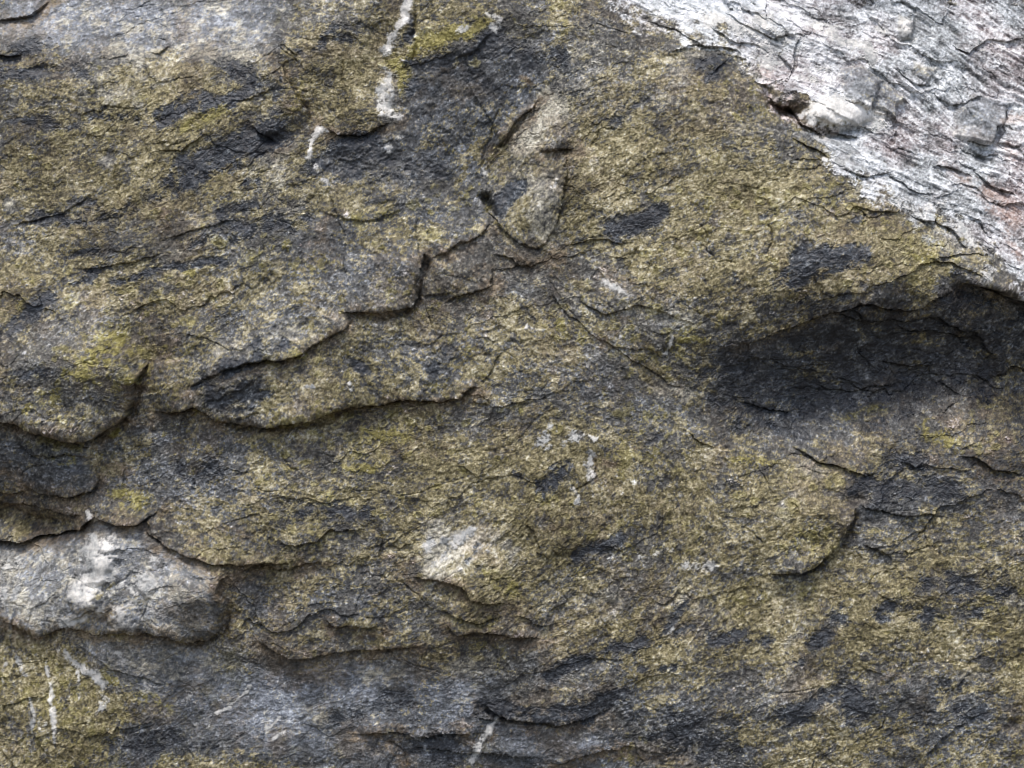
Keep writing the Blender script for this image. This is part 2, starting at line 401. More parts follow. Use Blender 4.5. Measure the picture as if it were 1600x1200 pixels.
# ------------------------------------------------------------------ hairline cracks and pits
CRACKS = [
    ([(655, -20), (648, 25), (643, 55), (648, 80), (652, 96)], 2.5, 6), ([(985, 385), (982, 420), (984, 450)], 2.4, 6),
    ([(1078, 350), (1096, 353), (1108, 368), (1108, 395), (1116, 413), (1150, 409)], 1.3, 3.5), ([(1194, 350), (1198, 372), (1195, 400)], 1.3, 3),
    ([(532, 85), (536, 130), (535, 178)], 1.5, 3), ([(785, 155), (765, 195), (755, 240), (752, 280)], 1.6, 4),
    ([(434, 62), (470, 108)], 1.2, 3), ([(855, 130), (862, 160), (880, 172)], 2, 3), ([(940, 205), (930, 222), (922, 232)], 1.2, 3),
    ([(442, 680), (440, 705), (455, 725), (470, 742)], 1.6, 3), ([(500, 705), (525, 712)], 1.3, 2.5),
    ([(420, 812), (428, 830), (422, 850), (432, 868)], 1.3, 2.5), ([(245, 190), (265, 200)], 1.2, 2), ([(625, 560), (635, 590)], 1.2, 2),
    ([(178, 250), (186, 300), (200, 330)], 1.2, 2.5), ([(350, 190), (340, 200)], 1.2, 2), ([(1212, 730), (1260, 732), (1300, 748)], 1.6, 3),
    ([(1400, 992), (1398, 1010), (1392, 1018)], 1.3, 3), ([(1200, 1085), (1240, 1078), (1290, 1068)], 1.4, 3), ([(950, 900), (955, 930)], 1.3, 2),
    ([(1230, 700), (1260, 712), (1300, 728)], 1.5, 3), ([(740, 745), (700, 760), (660, 772), (550, 765)], 1.2, 2), ([(880, 770), (935, 745), (930, 720), (905, 705)], 1.8, 3),
    ([(1150, 820), (1180, 840), (1195, 850)], 1.2, 2.5), ([(1000, 1105), (1040, 1112), (1060, 1120)], 1.3, 2.5), ([(560, 1030), (640, 1040), (700, 1050)], 1.2, 2),
    ([(900, 500), (870, 460), (850, 440)], 1.5, 4), ([(742, 300), (756, 306), (762, 325), (775, 345)], 6, 14), ([(1445, 1090), (1442, 1110), (1470, 1115)], 1.4, 3),
    ([(1380, 1125), (1376, 1140), (1360, 1150)], 1.6, 4), ([(1540, 960), (1552, 972), (1565, 968)], 1.5, 3), ([(200, 620), (206, 640), (196, 655)], 4, 10),
    ([(1195, 1080), (1218, 1082)], 1.3, 2.5), ([(170, 1005), (165, 1030), (170, 1050)], 1.3, 2.5), ([(230, 920), (235, 945), (225, 965)], 1.6, 3),
    ([(180, 935), (175, 915), (205, 900), (215, 885)], 1.8, 3), ([(110, 905), (150, 915), (165, 930)], 1.6, 3), ([(30, 760), (36, 735), (70, 726), (110, 728)], 1.6, 3),
    ([(395, 760), (420, 770), (440, 766)], 1.2, 2), ([(240, 1135), (215, 1145), (190, 1160)], 1.3, 3), ([(0, 700), (40, 706), (75, 722)], 1.5, 3),
    ([(560, 860), (640, 838), (700, 800)], 1.0, 2), ([(610, 900), (650, 930), (665, 945)], 1.4, 3.5), ([(820, 580), (760, 530), (700, 520)], 0.9, 1.2),
]
CRACKS += [
    ([(347, 902), (357, 930), (360, 955), (350, 985), (325, 1006), (285, 1006)], 9, 16), ([(335, 656), (400, 670), (450, 666), (510, 652), (570, 636)], 7, 9),
    ([(40, 668), (80, 684), (120, 694), (165, 680), (200, 656)], 9, 14), ([(214, 600), (212, 630), (206, 652)], 7, 12), ([(1250, 898), (1285, 880), (1315, 850), (1335, 812), (1345, 792)], 6, 10),
    ([(552, 490), (595, 494), (645, 482)], 6, 9), ([(657, 478), (654, 450), (662, 425), (668, 400)], 5, 9), ([(545, 510), (555, 495)], 6, 7), ([(-20, 800), (40, 815), (90, 822), (130, 818)], 12, 16),
    ([(1480, 458), (1530, 460), (1580, 475), (1640, 484)], 12, 16), ([(1200, 130), (1212, 156), (1245, 170), (1275, 195)], 9, 12), ([(1290, 204), (1320, 212), (1350, 216)], 6, 8),
    ([(1500, 514), (1545, 550), (1560, 566)], 7, 9), ([(20, 985), (55, 1002), (85, 996)], 6, 9), ([(1380, 184), (1345, 200), (1310, 202)], 4, 6), ([(755, 295), (760, 320), (772, 345)], 6, 12),
    ([(236, 800), (222, 815), (235, 838), (262, 850)], 4, 7), ([(780, 226), (800, 214), (830, 180)], 4, 5), ([(745, 1106), (790, 1132), (830, 1133), (872, 1141)], 4, 6),
]
CR = np.zeros_like(D)
def crack(pl, w, dep):
    idx = select(pl, 6 * w + 12)
    if len(idx[0]) == 0: return
    x = PU[idx]; y = PV[idx]
    d, s, t = polydist(pl, x, y)
    k = np.exp(-(d / w) ** 2) * np.clip(0.35 + 1.1 * vnoise(x, y, 26, 88), 0, 1.2) * smooth(0, 0.12, t) * smooth(0, 0.12, 1 - t)
    D[idx] -= dep * k
    CR[idx] = np.maximum(CR[idx], k)
for c in CRACKS: crack(*c)
for (x, y, rx, ry, dep) in [(430, 214, 14, 9, 14), (754, 310, 6, 8, 12), (1590, 1130, 10, 10, 12), (1048, 88, 14, 5, 5), (1010, 32, 12, 5, 4), (1230, 170, 26, 12, 14),
                            (1310, 205, 30, 8, 10), (60, 108, 22, 6, 6), (25, 90, 26, 12, 8), (885, 238, 12, 8, 8), (1585, 20, 22, 12, 8), (1535, 52, 22, 12, 8),
                            (1590, 590, 30, 18, 10), (250, 560, 40, 24, 10), (420, 560, 20, 8, 3), (60, 825, 50, 12, 10), (600, 545, 40, 14, 2), (1340, 780, 14, 7, 6), (826, 835, 5, 5, 3)]:
    q = ((PU - x) / rx) ** 2 + ((PV - y) / ry) ** 2
    D -= dep * np.exp(-q)
def lift(pl, h, tu, tv, soft=5):
    idx = select(pl, soft + 3)
    x = PU[idx]; y = PV[idx]
    d, _, _ = polydist(pl + [pl[0]], x, y)
    k = np.clip(0.5 + np.where(in_poly(pl, x, y), d, -d) / soft, 0, 1)
    cx = sum(p[0] for p in pl) / len(pl); cy = sum(p[1] for p in pl) / len(pl)
    D[idx] += k * (h + tu * (x - cx) + tv * (y - cy))
SPL = [[(1326, 100), (1352, 94), (1392, 122), (1376, 136), (1366, 166), (1345, 160), (1328, 142)], [(1392, 122), (1424, 148), (1408, 156), (1402, 178), (1368, 160), (1376, 136)],
       [(1540, 140), (1604, 148), (1588, 172), (1566, 214), (1500, 208), (1512, 168)], [(1420, 8), (1442, 14), (1438, 46), (1420, 48)], [(1450, 85), (1480, 95), (1470, 112), (1445, 100)]]
for pl, h in zip(SPL, (10, 8, 12, 8, 6)): lift(pl, h, .10, .06)
lift([(150, 846), (186, 848), (190, 870), (176, 905), (140, 912), (120, 896), (146, 880)], 5, 0, .05, 8)
lift([(112, 915), (140, 908), (164, 930), (158, 950), (128, 952), (110, 935)], 5, 0, .05, 6)
lift([(186, 942), (208, 940), (226, 965), (214, 986), (180, 980), (176, 960)], 4, 0, .05, 6)
lift([(212, 905), (236, 890), (250, 912), (232, 930)], 4, 0, .05, 6)
lift([(96, 965), (130, 950), (150, 962), (120, 985)], 4, 0, .05, 6)
# domed knobs
for (x, y, rx, ry, hgt) in [(165, 870, 34, 30, 12), (140, 935, 26, 20, 9), (198, 962, 22, 18, 8), (300, 940, 50, 46, 10), (90, 745, 50, 22, 6), (180, 850, 18, 10, 6), (1320, 168, 46, 20, 16),
                            (1290, 60, 60, 30, 12), (1430, 30, 14, 16, 10), (486, 242, 9, 14, 5), (150, 560, 60, 40, 8), (845, 210, 30, 40, 8), (1500, 60, 50, 24, 10),
                            (1350, 125, 28, 26, 9), (1190, 30, 60, 24, 10), (440, 70, 20, 16, 6), (840, 320, 26, 34, 6), (1020, 520, 60, 20, 6), (740, 930, 40, 18, 5),
                            (540, 505, 30, 20, 4), (700, 430, 50, 28, 4)]:
    q = ((PU - x) / rx) ** 2 + ((PV - y) / ry) ** 2
    D += hgt * np.exp(-q ** 1.3)

# ------------------------------------------------------------------ minerals and growths (fractions, 0..1), plus lite and dim; dim also paints recess shade
F = {k: np.zeros_like(D) for k in ('dark', 'lichen', 'pale', 'quartz', 'slate', 'rust', 'shelf', 'olive', 'lite', 'dim', 'vein', 'splint', 'cool')}
RAG = norm(0.75 * norm(fbm(U, V, 22, 5, 61, .75)) + 0.30 * L_mid + 0.55 * iso_b + 0.25 * L_long)
def paint(kind, pl, w, s=1.0):
    idx = select(pl, 1.5 * w + 10)
    if len(idx[0]) == 0: return
    if len(pl) == 1: pl = [pl[0], (pl[0][0] + 1.0, pl[0][1])]
    d, _, _ = polydist(pl, PU[idx], PV[idx])
    F[kind][idx] = np.maximum(F[kind][idx], s * np.clip(1.18 - 0.85 * d / w, 0, 1))
def area(kind, pl, soft, s=1.0):
    idx = select(pl, soft + 5)
    if len(idx[0]) == 0: return
    x = PU[idx]; y = PV[idx]
    d, _, _ = polydist(pl + [pl[0]], x, y)
    sdn = np.where(in_poly(pl, x, y), d, -d)
    F[kind][idx] = np.maximum(F[kind][idx], s * np.clip(0.5 + sdn / (2 * soft), 0, 1))

SHELF = [(970, -60), (985, 0), (1010, 20), (1060, 36), (1095, 56), (1150, 68), (1165, 86), (1200, 98), (1203, 130), (1250, 158), (1262, 186), (1290, 205), (1300, 240), (1340, 268), (1380, 302),
         (1420, 322), (1455, 345), (1495, 372), (1520, 400), (1505, 432), (1545, 448), (1580, 462), (1700, 472), (1700, -60)]
BLOCK = [(-40, 845), (30, 846), (60, 832), (130, 822), (150, 802), (180, 814), (215, 822), (240, 845), (280, 858), (312, 870), (342, 905), (343, 930), (353, 950), (341, 985), (310, 1000), (270, 992),
         (215, 987), (150, 986), (100, 978), (55, 996), (25, 978), (-40, 940)]
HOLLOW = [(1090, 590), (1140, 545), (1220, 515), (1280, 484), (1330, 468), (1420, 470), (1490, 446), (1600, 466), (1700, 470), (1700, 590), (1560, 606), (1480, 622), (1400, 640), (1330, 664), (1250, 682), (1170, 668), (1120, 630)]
area('shelf', SHELF, 46)
for pl in SPL: area('splint', pl, 4); area('slate', pl, 4); area('lite', pl, 4, 1.0)
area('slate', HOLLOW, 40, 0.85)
area('dark', HOLLOW, 30, 0.60)  # dark mask also paints the overhang's shade into the hollow
area('rust', [(1330, 480), (1640, 480), (1640, 800), (1500, 800), (1400, 560)], 60, 0.55)
area('pale', BLOCK, 12, 0.36)
area('slate', BLOCK, 10, 0.62)
area('cool', BLOCK, 10, 1.0)
area('cool', [(-20, -20), (430, -20), (430, 50), (330, 80), (250, 70), (100, 70), (-20, 60)], 30, 1.0)
area('cool', [(140, 1010), (330, 1000), (470, 1030), (640, 1020), (790, 1080), (800, 1130), (950, 1150), (900, 1230), (500, 1200), (200, 1200), (190, 1080)], 30, 0.75)
area('lite', BLOCK, 14, 0.85)
area('lite', [(672, 902), (665, 850), (745, 815), (790, 840), (785, 870), (700, 905)], 20, 1.5)
area('lite', [(800, 240), (850, 150), (890, 160), (880, 240), (870, 340), (830, 370), (790, 340)], 20, .6)
area('lite', [(-20, 1000), (80, 1000), (200, 1080), (230, 1110), (160, 1160), (130, 1220), (-20, 1220)], 30, 0.35)
area('lite', [(250, 1060), (330, 1020), (480, 1035), (620, 1040), (780, 1050), (760, 1100), (600, 1095), (560, 1150), (420, 1180), (300, 1150)], 40, 1.1)
area('lite', [(90, 985), (330, 1005), (350, 1080), (230, 1120), (180, 1060)], 20, 1.1)
area('pale', [(90, 985), (230, 1000), (330, 1010), (340, 1060), (240, 1090), (180, 1050)], 20, .45)
area('cool', [(90, 985), (330, 1005), (350, 1080), (230, 1110), (170, 1050)], 15, 1.0)
area('lite', [(960, 60), (1160, 110), (1330, 290), (1480, 420), (1300, 460), (1120, 430), (1020, 330), (900, 260)], 70, 0.55)
area('lite', [(-20, -20), (420, -20), (430, 60), (380, 110), (240, 100), (150, 70), (-20, 60)], 30, 1.15)
area('lite', [(140, 100), (300, 90), (440, 110), (420, 180), (260, 170), (150, 180)], 40, 0.4)
area('lite', [(800, 1130), (950, 1150), (940, 1200), (800, 1200)], 20, 0.6)
area('dim', [(1180, 600), (1300, 560), (1450, 560), (1480, 610), (1400, 640), (1330, 660), (1240, 680)], 25, .62)  # shade painted into the lower hollow
area('dim', [(1090, 540), (1330, 466), (1600, 470), (1640, 600), (1400, 650), (1240, 690), (1120, 640)], 30, 0.85)  # whole hollow painted darker for the shade under its overhang
area('dim', [(1350, 680), (1640, 590), (1640, 790), (1500, 830), (1350, 800)], 40, 0.75)  # hollow's shade painted on over the terrace below
area('dim', [(1480, 446), (1640, 466), (1640, 520), (1480, 500)], 20, .8)  # painted shade under the shelf lip
area('dim', [(-20, 780), (60, 790), (140, 812), (60, 835), (-20, 842)], 14, 0.8)  # painted shade in the undercut cleft
area('dim', [(420, 640), (1000, 700), (900, 960), (420, 960)], 90, 0.15)
area('slate', [(485, 268), (530, 228), (575, 212), (620, 206), (640, 130), (650, 100), (700, 85), (790, 60), (860, 90), (860, 150), (790, 200), (760, 235), (745, 285), (700, 275), (620, 275), (560, 285), (500, 295)], 20, 0.8)
area('slate', [(140, 1200), (180, 1150), (250, 1110), (330, 1050), (420, 1050), (480, 1030), (560, 1040), (700, 1050), (790, 1080), (800, 1130), (900, 1140), (1000, 1160), (960, 1230), (600, 1230), (480, 1200), (300, 1180), (220, 1230)], 25, 0.95)
area('slate', [(160, 700), (260, 670), (380, 690), (430, 760), (400, 820), (300, 830), (200, 790), (150, 760)], 50, 0.6)
area('slate', [(480, 320), (760, 290), (745, 370), (650, 400), (640, 470), (540, 480), (430, 460), (360, 430), (470, 380)], 50, 0.55)
area('slate', [(620, 520), (860, 540), (900, 620), (1060, 640), (760, 620), (600, 600), (560, 560)], 40, 0.55)
area('slate', [(1360, 700), (1640, 640), (1640, 800), (1500, 820), (1350, 800)], 50, 0.7)
area('slate', [(880, 540), (1000, 600), (1120, 640), (1060, 680), (900, 640)], 30, 0.5)
area('slate', [(360, 905), (620, 900), (640, 960), (620, 1000), (460, 1000), (370, 985)], 40, 0.5)
area('slate', [(140, 1010), (330, 1010), (340, 1080), (230, 1110), (180, 1060)], 25, 0.7)
area('slate', [(0, 300), (120, 330), (180, 400), (60, 460), (0, 440)], 50, 0.45)
area('slate', [(-20, 690), (130, 700), (150, 770), (-20, 770)], 30, 0.7)
area('slate', [(300, 440), (520, 450), (520, 520), (330, 560)], 40, 0.4)
area('slate', [(760, 90), (860, 60), (930, 90), (900, 140), (860, 110)], 25, 0.6)
area('slate', [(950, 1040), (1200, 1100), (1180, 1200), (980, 1200)], 50, 0.6)
area('slate', [(1340, 1070), (1600, 1060), (1640, 1200), (1360, 1200)], 60, 0.55)
area('olive', [(880, 230), (1100, 130), (1200, 190), (1300, 260), (1460, 400), (1420, 460), (1260, 480), (1150, 480), (1000, 450), (880, 380)], 60, 0.75)
area('olive', [(0, 230), (160, 150), (420, 120), (480, 300), (330, 330), (240, 400), (0, 470)], 60, 0.55)
area('olive', [(480, 660), (780, 640), (840, 760), (740, 830), (560, 760), (430, 760)], 60, 0.5)
area('olive', [(760, 640), (960, 640), (1240, 780), (1300, 850), (1000, 900), (780, 960), (640, 900), (700, 820)], 60, 0.55)
area('olive', [(460, 110), (600, 60), (590, 190), (520, 205), (470, 160)], 30, 0.55)
area('olive', [(1100, 740), (1230, 720), (1320, 790), (1290, 860), (1180, 880)], 40, 0.8)
area('olive', [(-20, 1000), (80, 1000), (200, 1080), (230, 1110), (160, 1160), (130, 1220), (-20, 1220)], 20, 0.8)
area('olive', [(960, 900), (1300, 900), (1640, 830), (1640, 1060), (1300, 1050), (1050, 1080), (900, 1020)], 60, 0.5)
area('olive', [(1180, 1130), (1400, 1130), (1380, 1220), (1180, 1220)], 30, 0.8)
area('olive', [(800, 470), (850, 455), (900, 500), (900, 560), (820, 545), (770, 500)], 25, 0.6)
area('olive', [(230, 1185), (340, 1172), (480, 1195), (480, 1230), (220, 1230)], 10, 0.8)
area('pale', [(-20, 40), (60, 10), (200, -30), (420, -30), (430, 50), (400, 95), (340, 110), (230, 80), (160, 60), (60, 75), (-20, 60)], 25, 0.34)
area('pale', [(150, 90), (260, 80), (250, 150), (160, 180), (100, 150)], 40, 0.4)
area('slate', [(-20, -20), (430, -20), (430, 60), (330, 90), (250, 80), (100, 80), (-20, 70)], 25, 1.0)
for kind, pl, w, s in [
    ('dark', [(255, 192), (290, 170), (345, 160), (400, 130)], 15, .95), ('dark', [(300, 258), (340, 240), (400, 216), (434, 204)], 24, 1.1),
    ('dark', [(270, 292), (320, 264), (360, 245)], 20, .9), ('dark', [(160, 185), (215, 185)], 10, .7), ('dark', [(370, 348), (400, 360), (440, 352)], 18, .85),
    ('dark', [(355, 336), (395, 324)], 10, .95), ('dark', [(-20, 540), (25, 510), (60, 482), (76, 466)], 15, 1.0), ('dark', [(180, 440), (230, 430), (270, 418), (350, 412)], 8, 1),
    ('dark', [(120, 445), (150, 435)], 6, .9), ('dark', [(152, 426), (172, 414)], 8, .9), ('dark', [(-10, 95), (40, 80), (50, 60)], 22, .75), ('dark', [(120, 400), (150, 396)], 5, .8),
    ('dark', [(490, 262), (530, 232), (580, 214)], 16, 1), ('dark', [(530, 260), (600, 270), (700, 272)], 18, .65), ('dark', [(655, 105), (690, 92), (730, 84), (775, 66)], 18, 1),
    ('dark', [(640, 140), (660, 110)], 14, .9), ('dark', [(780, 66), (830, 90)], 20, .7), ('dark', [(868, 75), (885, 100)], 12, .7),
    ('dark', [(775, 330), (788, 308), (802, 294)], 14, 1.1), ('dark', [(958, 358), (1000, 346), (1030, 336)], 17, 1.15), ('dark', [(1240, 402), (1290, 404), (1342, 402)], 17, 1.05),
    ('dark', [(1205, 434), (1240, 420), (1290, 416)], 16, .9), ('dark', [(1225, 442), (1252, 432)], 11, .9), ('dark', [(1090, 102), (1135, 84)], 12, .8), ('dark', [(1108, 122), (1140, 96)], 11, .95),
    ('dark', [(1140, 430), (1142, 445)], 8, .95), ('dark', [(1190, 340), (1200, 330)], 6, .8), ('dark', [(900, 872), (930, 858), (964, 838)], 11, 1.05), ('dark', [(1068, 948), (1045, 975), (1030, 990)], 10, .95),
    ('dark', [(858, 1056), (885, 1038), (920, 1024)], 11, 1), ('dark', [(960, 1010), (1000, 1002), (1080, 985)], 12, .75), ('dark', [(1110, 1002), (1160, 990)], 14, .8),
    ('dark', [(1030, 1150), (1060, 1145), (1110, 1165)], 34, .8), ('dark', [(920, 1115), (945, 1100), (960, 1090)], 18, .95), ('dark', [(760, 1112), (850, 1122), (905, 1118)], 20, .9),
    ('dark', [(1232, 1118), (1270, 1102), (1320, 1085), (1335, 1105)], 24, .95), ('dark', [(1270, 1010), (1290, 990), (1310, 968)], 15, .95), ('dark', [(1385, 945), (1450, 960)], 22, .7),
    ('dark', [(1440, 915), (1500, 905), (1560, 915)], 20, .7), ('dark', [(1500, 945), (1520, 950)], 14, .7), ('dark', [(1500, 1110), (1540, 1118)], 14, .9), ('dark', [(1480, 1070), (1500, 1080)], 14, .7),
    ('dark', [(1230, 1030), (1270, 1020)], 10, .6), ('dark', [(525, 1128), (560, 1118), (590, 1112)], 14, 1.0), ('dark', [(600, 1100), (640, 1095)], 16, .7), ('dark', [(640, 1170), (700, 1165), (690, 1195)], 20, .9),
    ('dark', [(750, 1102), (790, 1108)], 10, 1), ('dark', [(320, 597), (350, 618), (405, 612)], 20, .9), ('dark', [(360, 578), (400, 560), (440, 545)], 15, .9), ('dark', [(395, 545), (430, 520)], 10, .7),
    ('dark', [(330, 630), (380, 640)], 14, .7), ('dark', [(450, 790), (540, 802), (575, 800)], 18, .7), ('dark', [(170, 1185), (260, 1165), (350, 1175)], 18, .6),
    ('dark', [(700, 545), (680, 575)], 12, .7), ('dark', [(560, 570), (575, 575)], 12, .7), ('dark', [(1390, 720), (1430, 720)], 20, .7), ('dark', [(1460, 765), (1490, 760)], 16, .8), ('dark', [(1330, 770), (1360, 755)], 12, .8),
    ('dark', [(40, 700), (90, 705)], 12, .6), ('dark', [(640, 30), (640, 60)], 5, .9), ('dark', [(850, 760), (880, 735)], 16, .6), ('dark', [(1010, 690), (1030, 680)], 10, .6), ('dark', [(800, 740), (815, 745)], 8, .6),
    ('vein', [(212, 918), (236, 908)], 15, 1), ('vein', [(100, 972), (140, 962)], 12, 1), ('vein', [(160, 850), (180, 845)], 14, .9), ('dark', [(440, 60), (460, 75)], 12, .6), ('dark', [(380, 290), (400, 282)], 8, .7), ('dark', [(960, 200), (1000, 165)], 12, .5), ('dark', [(1310, 355), (1370, 330)], 8, .6), ('dark', [(700, 110), (760, 130)], 18, .5),
    ('dark', [(280, 745), (330, 730)], 20, .55), ('dark', [(1140, 1015), (1200, 1000)], 10, .7), ('dark', [(1000, 1045), (1060, 1040)], 8, .7), ('dark', [(20, 1060), (30, 1075)], 6, .4),
    ('lichen', [(650, 74), (690, 60), (740, 48), (765, 36)], 19, 1.05), ('lichen', [(620, 96), (640, 108), (628, 130)], 20, .95), ('lichen', [(290, 198), (350, 168)], 14, .9),
    ('lichen', [(150, 575), (190, 532), (212, 548)], 30, .8), ('lichen', [(130, 585), (150, 570)], 22, .8), ('lichen', [(1330, 655), (1385, 640)], 12, .85), ('lichen', [(1450, 672), (1485, 690)], 18, .7),
    ('lichen', [(1270, 825), (1240, 850), (1290, 850)], 24, .5), ('lichen', [(400, 400), (435, 385)], 24, .55), ('lichen', [(565, 676), (590, 680)], 16, .75), ('lichen', [(545, 738), (578, 732)], 14, .8),
    ('lichen', [(600, 680), (630, 682)], 14, .75), ('lichen', [(860, 500), (900, 520)], 20, .6), ('lichen', [(1050, 540), (1085, 530)], 16, .6), ('lichen', [(295, 432), (300, 434)], 10, 1), ('lichen', [(50, 640), (110, 610)], 16, .5),
    ('lichen', [(185, 675), (175, 682)], 7, 1), ('lichen', [(205, 590), (212, 592)], 7, 1), ('lichen', [(440, 540), (470, 555)], 12, .7), ('lichen', [(60, 700), (110, 720)], 10, .7), ('lichen', [(1150, 720), (1200, 725)], 14, .6),
    ('lichen', [(260, 1100), (160, 1060)], 16, .45), ('lichen', [(850, 770), (870, 790)], 20, .5), ('lichen', [(220, 790), (190, 770)], 18, .7), ('lichen', [(510, 790), (520, 775)], 9, .8), ('lichen', [(485, 795), (490, 797)], 8, .8),
    ('lichen', [(1520, 660), (1525, 664)], 9, .8), ('lichen', [(810, 640), (814, 642)], 8, .9), ('lichen', [(760, 900), (800, 920)], 24, .6), ('lichen', [(560, 345), (600, 330)], 14, .5), ('lichen', [(1420, 390), (1440, 410)], 20, .5),
    ('pale', [(690, 850), (740, 845), (775, 855)], 40, .9), ('pale', [(684, 888), (700, 862), (728, 838)], 24, 1.4), ('quartz', [(684, 886), (694, 866)], 9, .8), ('quartz', [(758, 858), (778, 852)], 12, .9), ('quartz', [(740, 825), (700, 850)], 12, .8), ('quartz', [(670, 855), (676, 850)], 8, .9),
    ('quartz', [(848, 696), (866, 668)], 11, .8), ('quartz', [(880, 690), (925, 684)], 10, .75), ('quartz', [(916, 710), (926, 738)], 10, .75), ('quartz', [(898, 765), (902, 778)], 8, .8), ('quartz', [(1076, 886), (1110, 878)], 12, .75),
    ('quartz', [(1000, 870), (1040, 860)], 6, .6), ('vein', [(765, 25), (782, 34), (776, 50)], 8, 1.1), ('vein', [(740, 40), (720, 50)], 6, .7), ('pale', [(815, 232), (838, 204), (872, 172)], 26, 1.25), ('pale', [(850, 150), (880, 180)], 16, 1.1), ('pale', [(800, 270), (850, 290), (850, 340)], 34, .85), ('dark', [(772, 318), (790, 300), (802, 292)], 12, 1.2), ('pale', [(430, 190), (450, 230), (440, 270)], 22, .7), ('pale', [(0, 880), (30, 930), (60, 960)], 36, .8), ('quartz', [(10, 870), (0, 930)], 20, .7), ('vein', [(150, 860), (175, 880), (150, 905)], 24, 1.2), ('vein', [(170, 930), (200, 905)], 14, .9), ('dark', [(735, 870), (750, 850)], 5, .7),
    ('pale', [(900, 130), (930, 60)], 24, .4), ('pale', [(880, 120), (920, 140)], 22, .5), ('pale', [(1040, 90), (1092, 86)], 10, .7), ('pale', [(410, 258), (445, 272), (430, 292)], 28, .6), ('pale', [(170, 68), (230, 92), (300, 76), (390, 96)], 24, .7),
    ('pale', [(170, 140), (210, 150)], 36, .5), ('pale', [(262, 408), (280, 398)], 14, 1), ('pale', [(235, 385), (260, 378)], 14, .6), ('quartz', [(545, 600), (546, 610)], 6, 1), ('quartz', [(490, 603), (470, 604)], 5, .8),
    ('pale', [(1005, 596), (1060, 612), (1080, 616)], 13, .75), ('pale', [(900, 470), (870, 460)], 6, .9), ('quartz', [(938, 444), (985, 462)], 5, .8), ('quartz', [(868, 470), (880, 490)], 4, .9), ('quartz', [(1044, 530), (1042, 548)], 5, 1.1),
    ('pale', [(985, 483), (1045, 490), (1090, 510)], 10, .65), ('pale', [(830, 340), (850, 320)], 18, .6), ('quartz', [(825, 515), (845, 520)], 5, .8), ('pale', [(20, 315), (35, 312)], 12, .9), ('pale', [(155, 252), (170, 256)], 8, .9),
    ('pale', [(180, 440), (188, 436)], 6, .9), ('pale', [(125, 465), (135, 468)], 5, .9), ('pale', [(480, 545), (500, 520)], 14, .6), ('pale', [(440, 330), (465, 310)], 18, .6), ('pale', [(350, 545), (470, 515), (545, 500)], 14, .5),
    ('pale', [(530, 667), (538, 667)], 7, .8), ('pale', [(590, 662), (610, 665)], 8, .5), ('pale', [(820, 820), (840, 815)], 8, .3), ('pale', [(1500, 1060), (1530, 1055)], 12, .6), ('pale', [(700, 1045), (780, 1035)], 14, .6),
    ('pale', [(580, 1060), (620, 1060)], 20, .65), ('pale', [(480, 1120), (500, 1130)], 16, .6), ('pale', [(1270, 960), (1220, 1020)], 8, .5), ('quartz', [(1040, 990), (1050, 980)], 4, 1), ('pale', [(940, 930), (960, 945)], 20, .6),
    ('pale', [(1060, 935), (1100, 960)], 14, .6), ('pale', [(1130, 970), (1150, 972)], 14, .6), ('pale', [(1280, 740), (1250, 730)], 14, .5), ('pale', [(1220, 790), (1240, 780)], 26, .5), ('pale', [(1570, 930), (1600, 940)], 14, .6),
    ('vein', [(640, -10), (627, 28), (614, 55), (604, 78)], 10, 1.1), ('vein', [(612, 112), (606, 140), (600, 172)], 12, .95), ('vein', [(600, 155), (608, 176)], 12, 1.1), ('vein', [(616, 50), (617, 52)], 12, 1.2),
    ('vein', [(500, 205), (488, 222), (484, 250)], 7, 1.1), ('vein', [(492, 262), (505, 282)], 5, 1), ('vein', [(604, 228), (606, 240)], 6, .9), ('vein', [(621, 208), (625, 214)], 7, .7), ('vein', [(752, 258), (756, 268)], 3.5, 1.1),
    ('vein', [(155, 880), (180, 858), (178, 895), (140, 902)], 21, 1.15), ('vein', [(130, 925), (155, 948)], 16, 1.0), ('vein', [(118, 930), (150, 930)], 12, 1.0), ('vein', [(190, 950), (205, 968)], 15, .85), ('vein', [(215, 940), (190, 935)], 8, .7),
    ('vein', [(142, 805), (150, 810)], 8, 1), ('vein', [(148, 838), (152, 842)], 8, 1), ('vein', [(105, 975), (130, 960)], 11, .8), ('vein', [(20, 925), (35, 905)], 10, .8), ('vein', [(0, 900), (30, 880)], 12, .7), ('vein', [(245, 870), (256, 880)], 9, .8),
    ('vein', [(220, 885), (240, 905)], 9, .7), ('vein', [(50, 930), (60, 960)], 14, .6), ('vein', [(235, 945), (245, 948)], 9, .8), ('vein', [(180, 1020), (190, 1035)], 12, .7), ('vein', [(225, 1075), (240, 1070)], 12, .6),
    ('vein', [(68, 1045), (76, 1070), (80, 1110), (85, 1130)], 5, 1.1), ('vein', [(85, 1130), (86, 1175)], 3, .85), ('vein', [(20, 1028), (38, 1062)], 4, .85), ('vein', [(114, 1052), (117, 1100)], 4.5, .85), ('vein', [(47, 1095), (54, 1150)], 4, .85),
    ('vein', [(93, 1020), (125, 1045), (158, 1072)], 8, .9), ('vein', [(160, 1092), (150, 1116)], 8, .75), ('vein', [(70, 1010), (66, 1036)], 5, .7), ('vein', [(4, 1040), (6, 1070)], 4, .7), ('vein', [(0, 1165), (40, 1200)], 6, .6),
    ('vein', [(305, 1136), (350, 1112), (388, 1076)], 4.5, .95), ('vein', [(412, 1146), (438, 1122)], 3.5, 1), ('vein', [(422, 1162), (448, 1150)], 4.5, .95), ('vein', [(770, 1130), (752, 1160), (733, 1200)], 8, 1.0), ('vein', [(290, 1060), (300, 1050)], 10, .6),
    ('vein', [(280, 1100), (300, 1090)], 8, .6), ('vein', [(330, 1130), (322, 1140)], 4, .8),
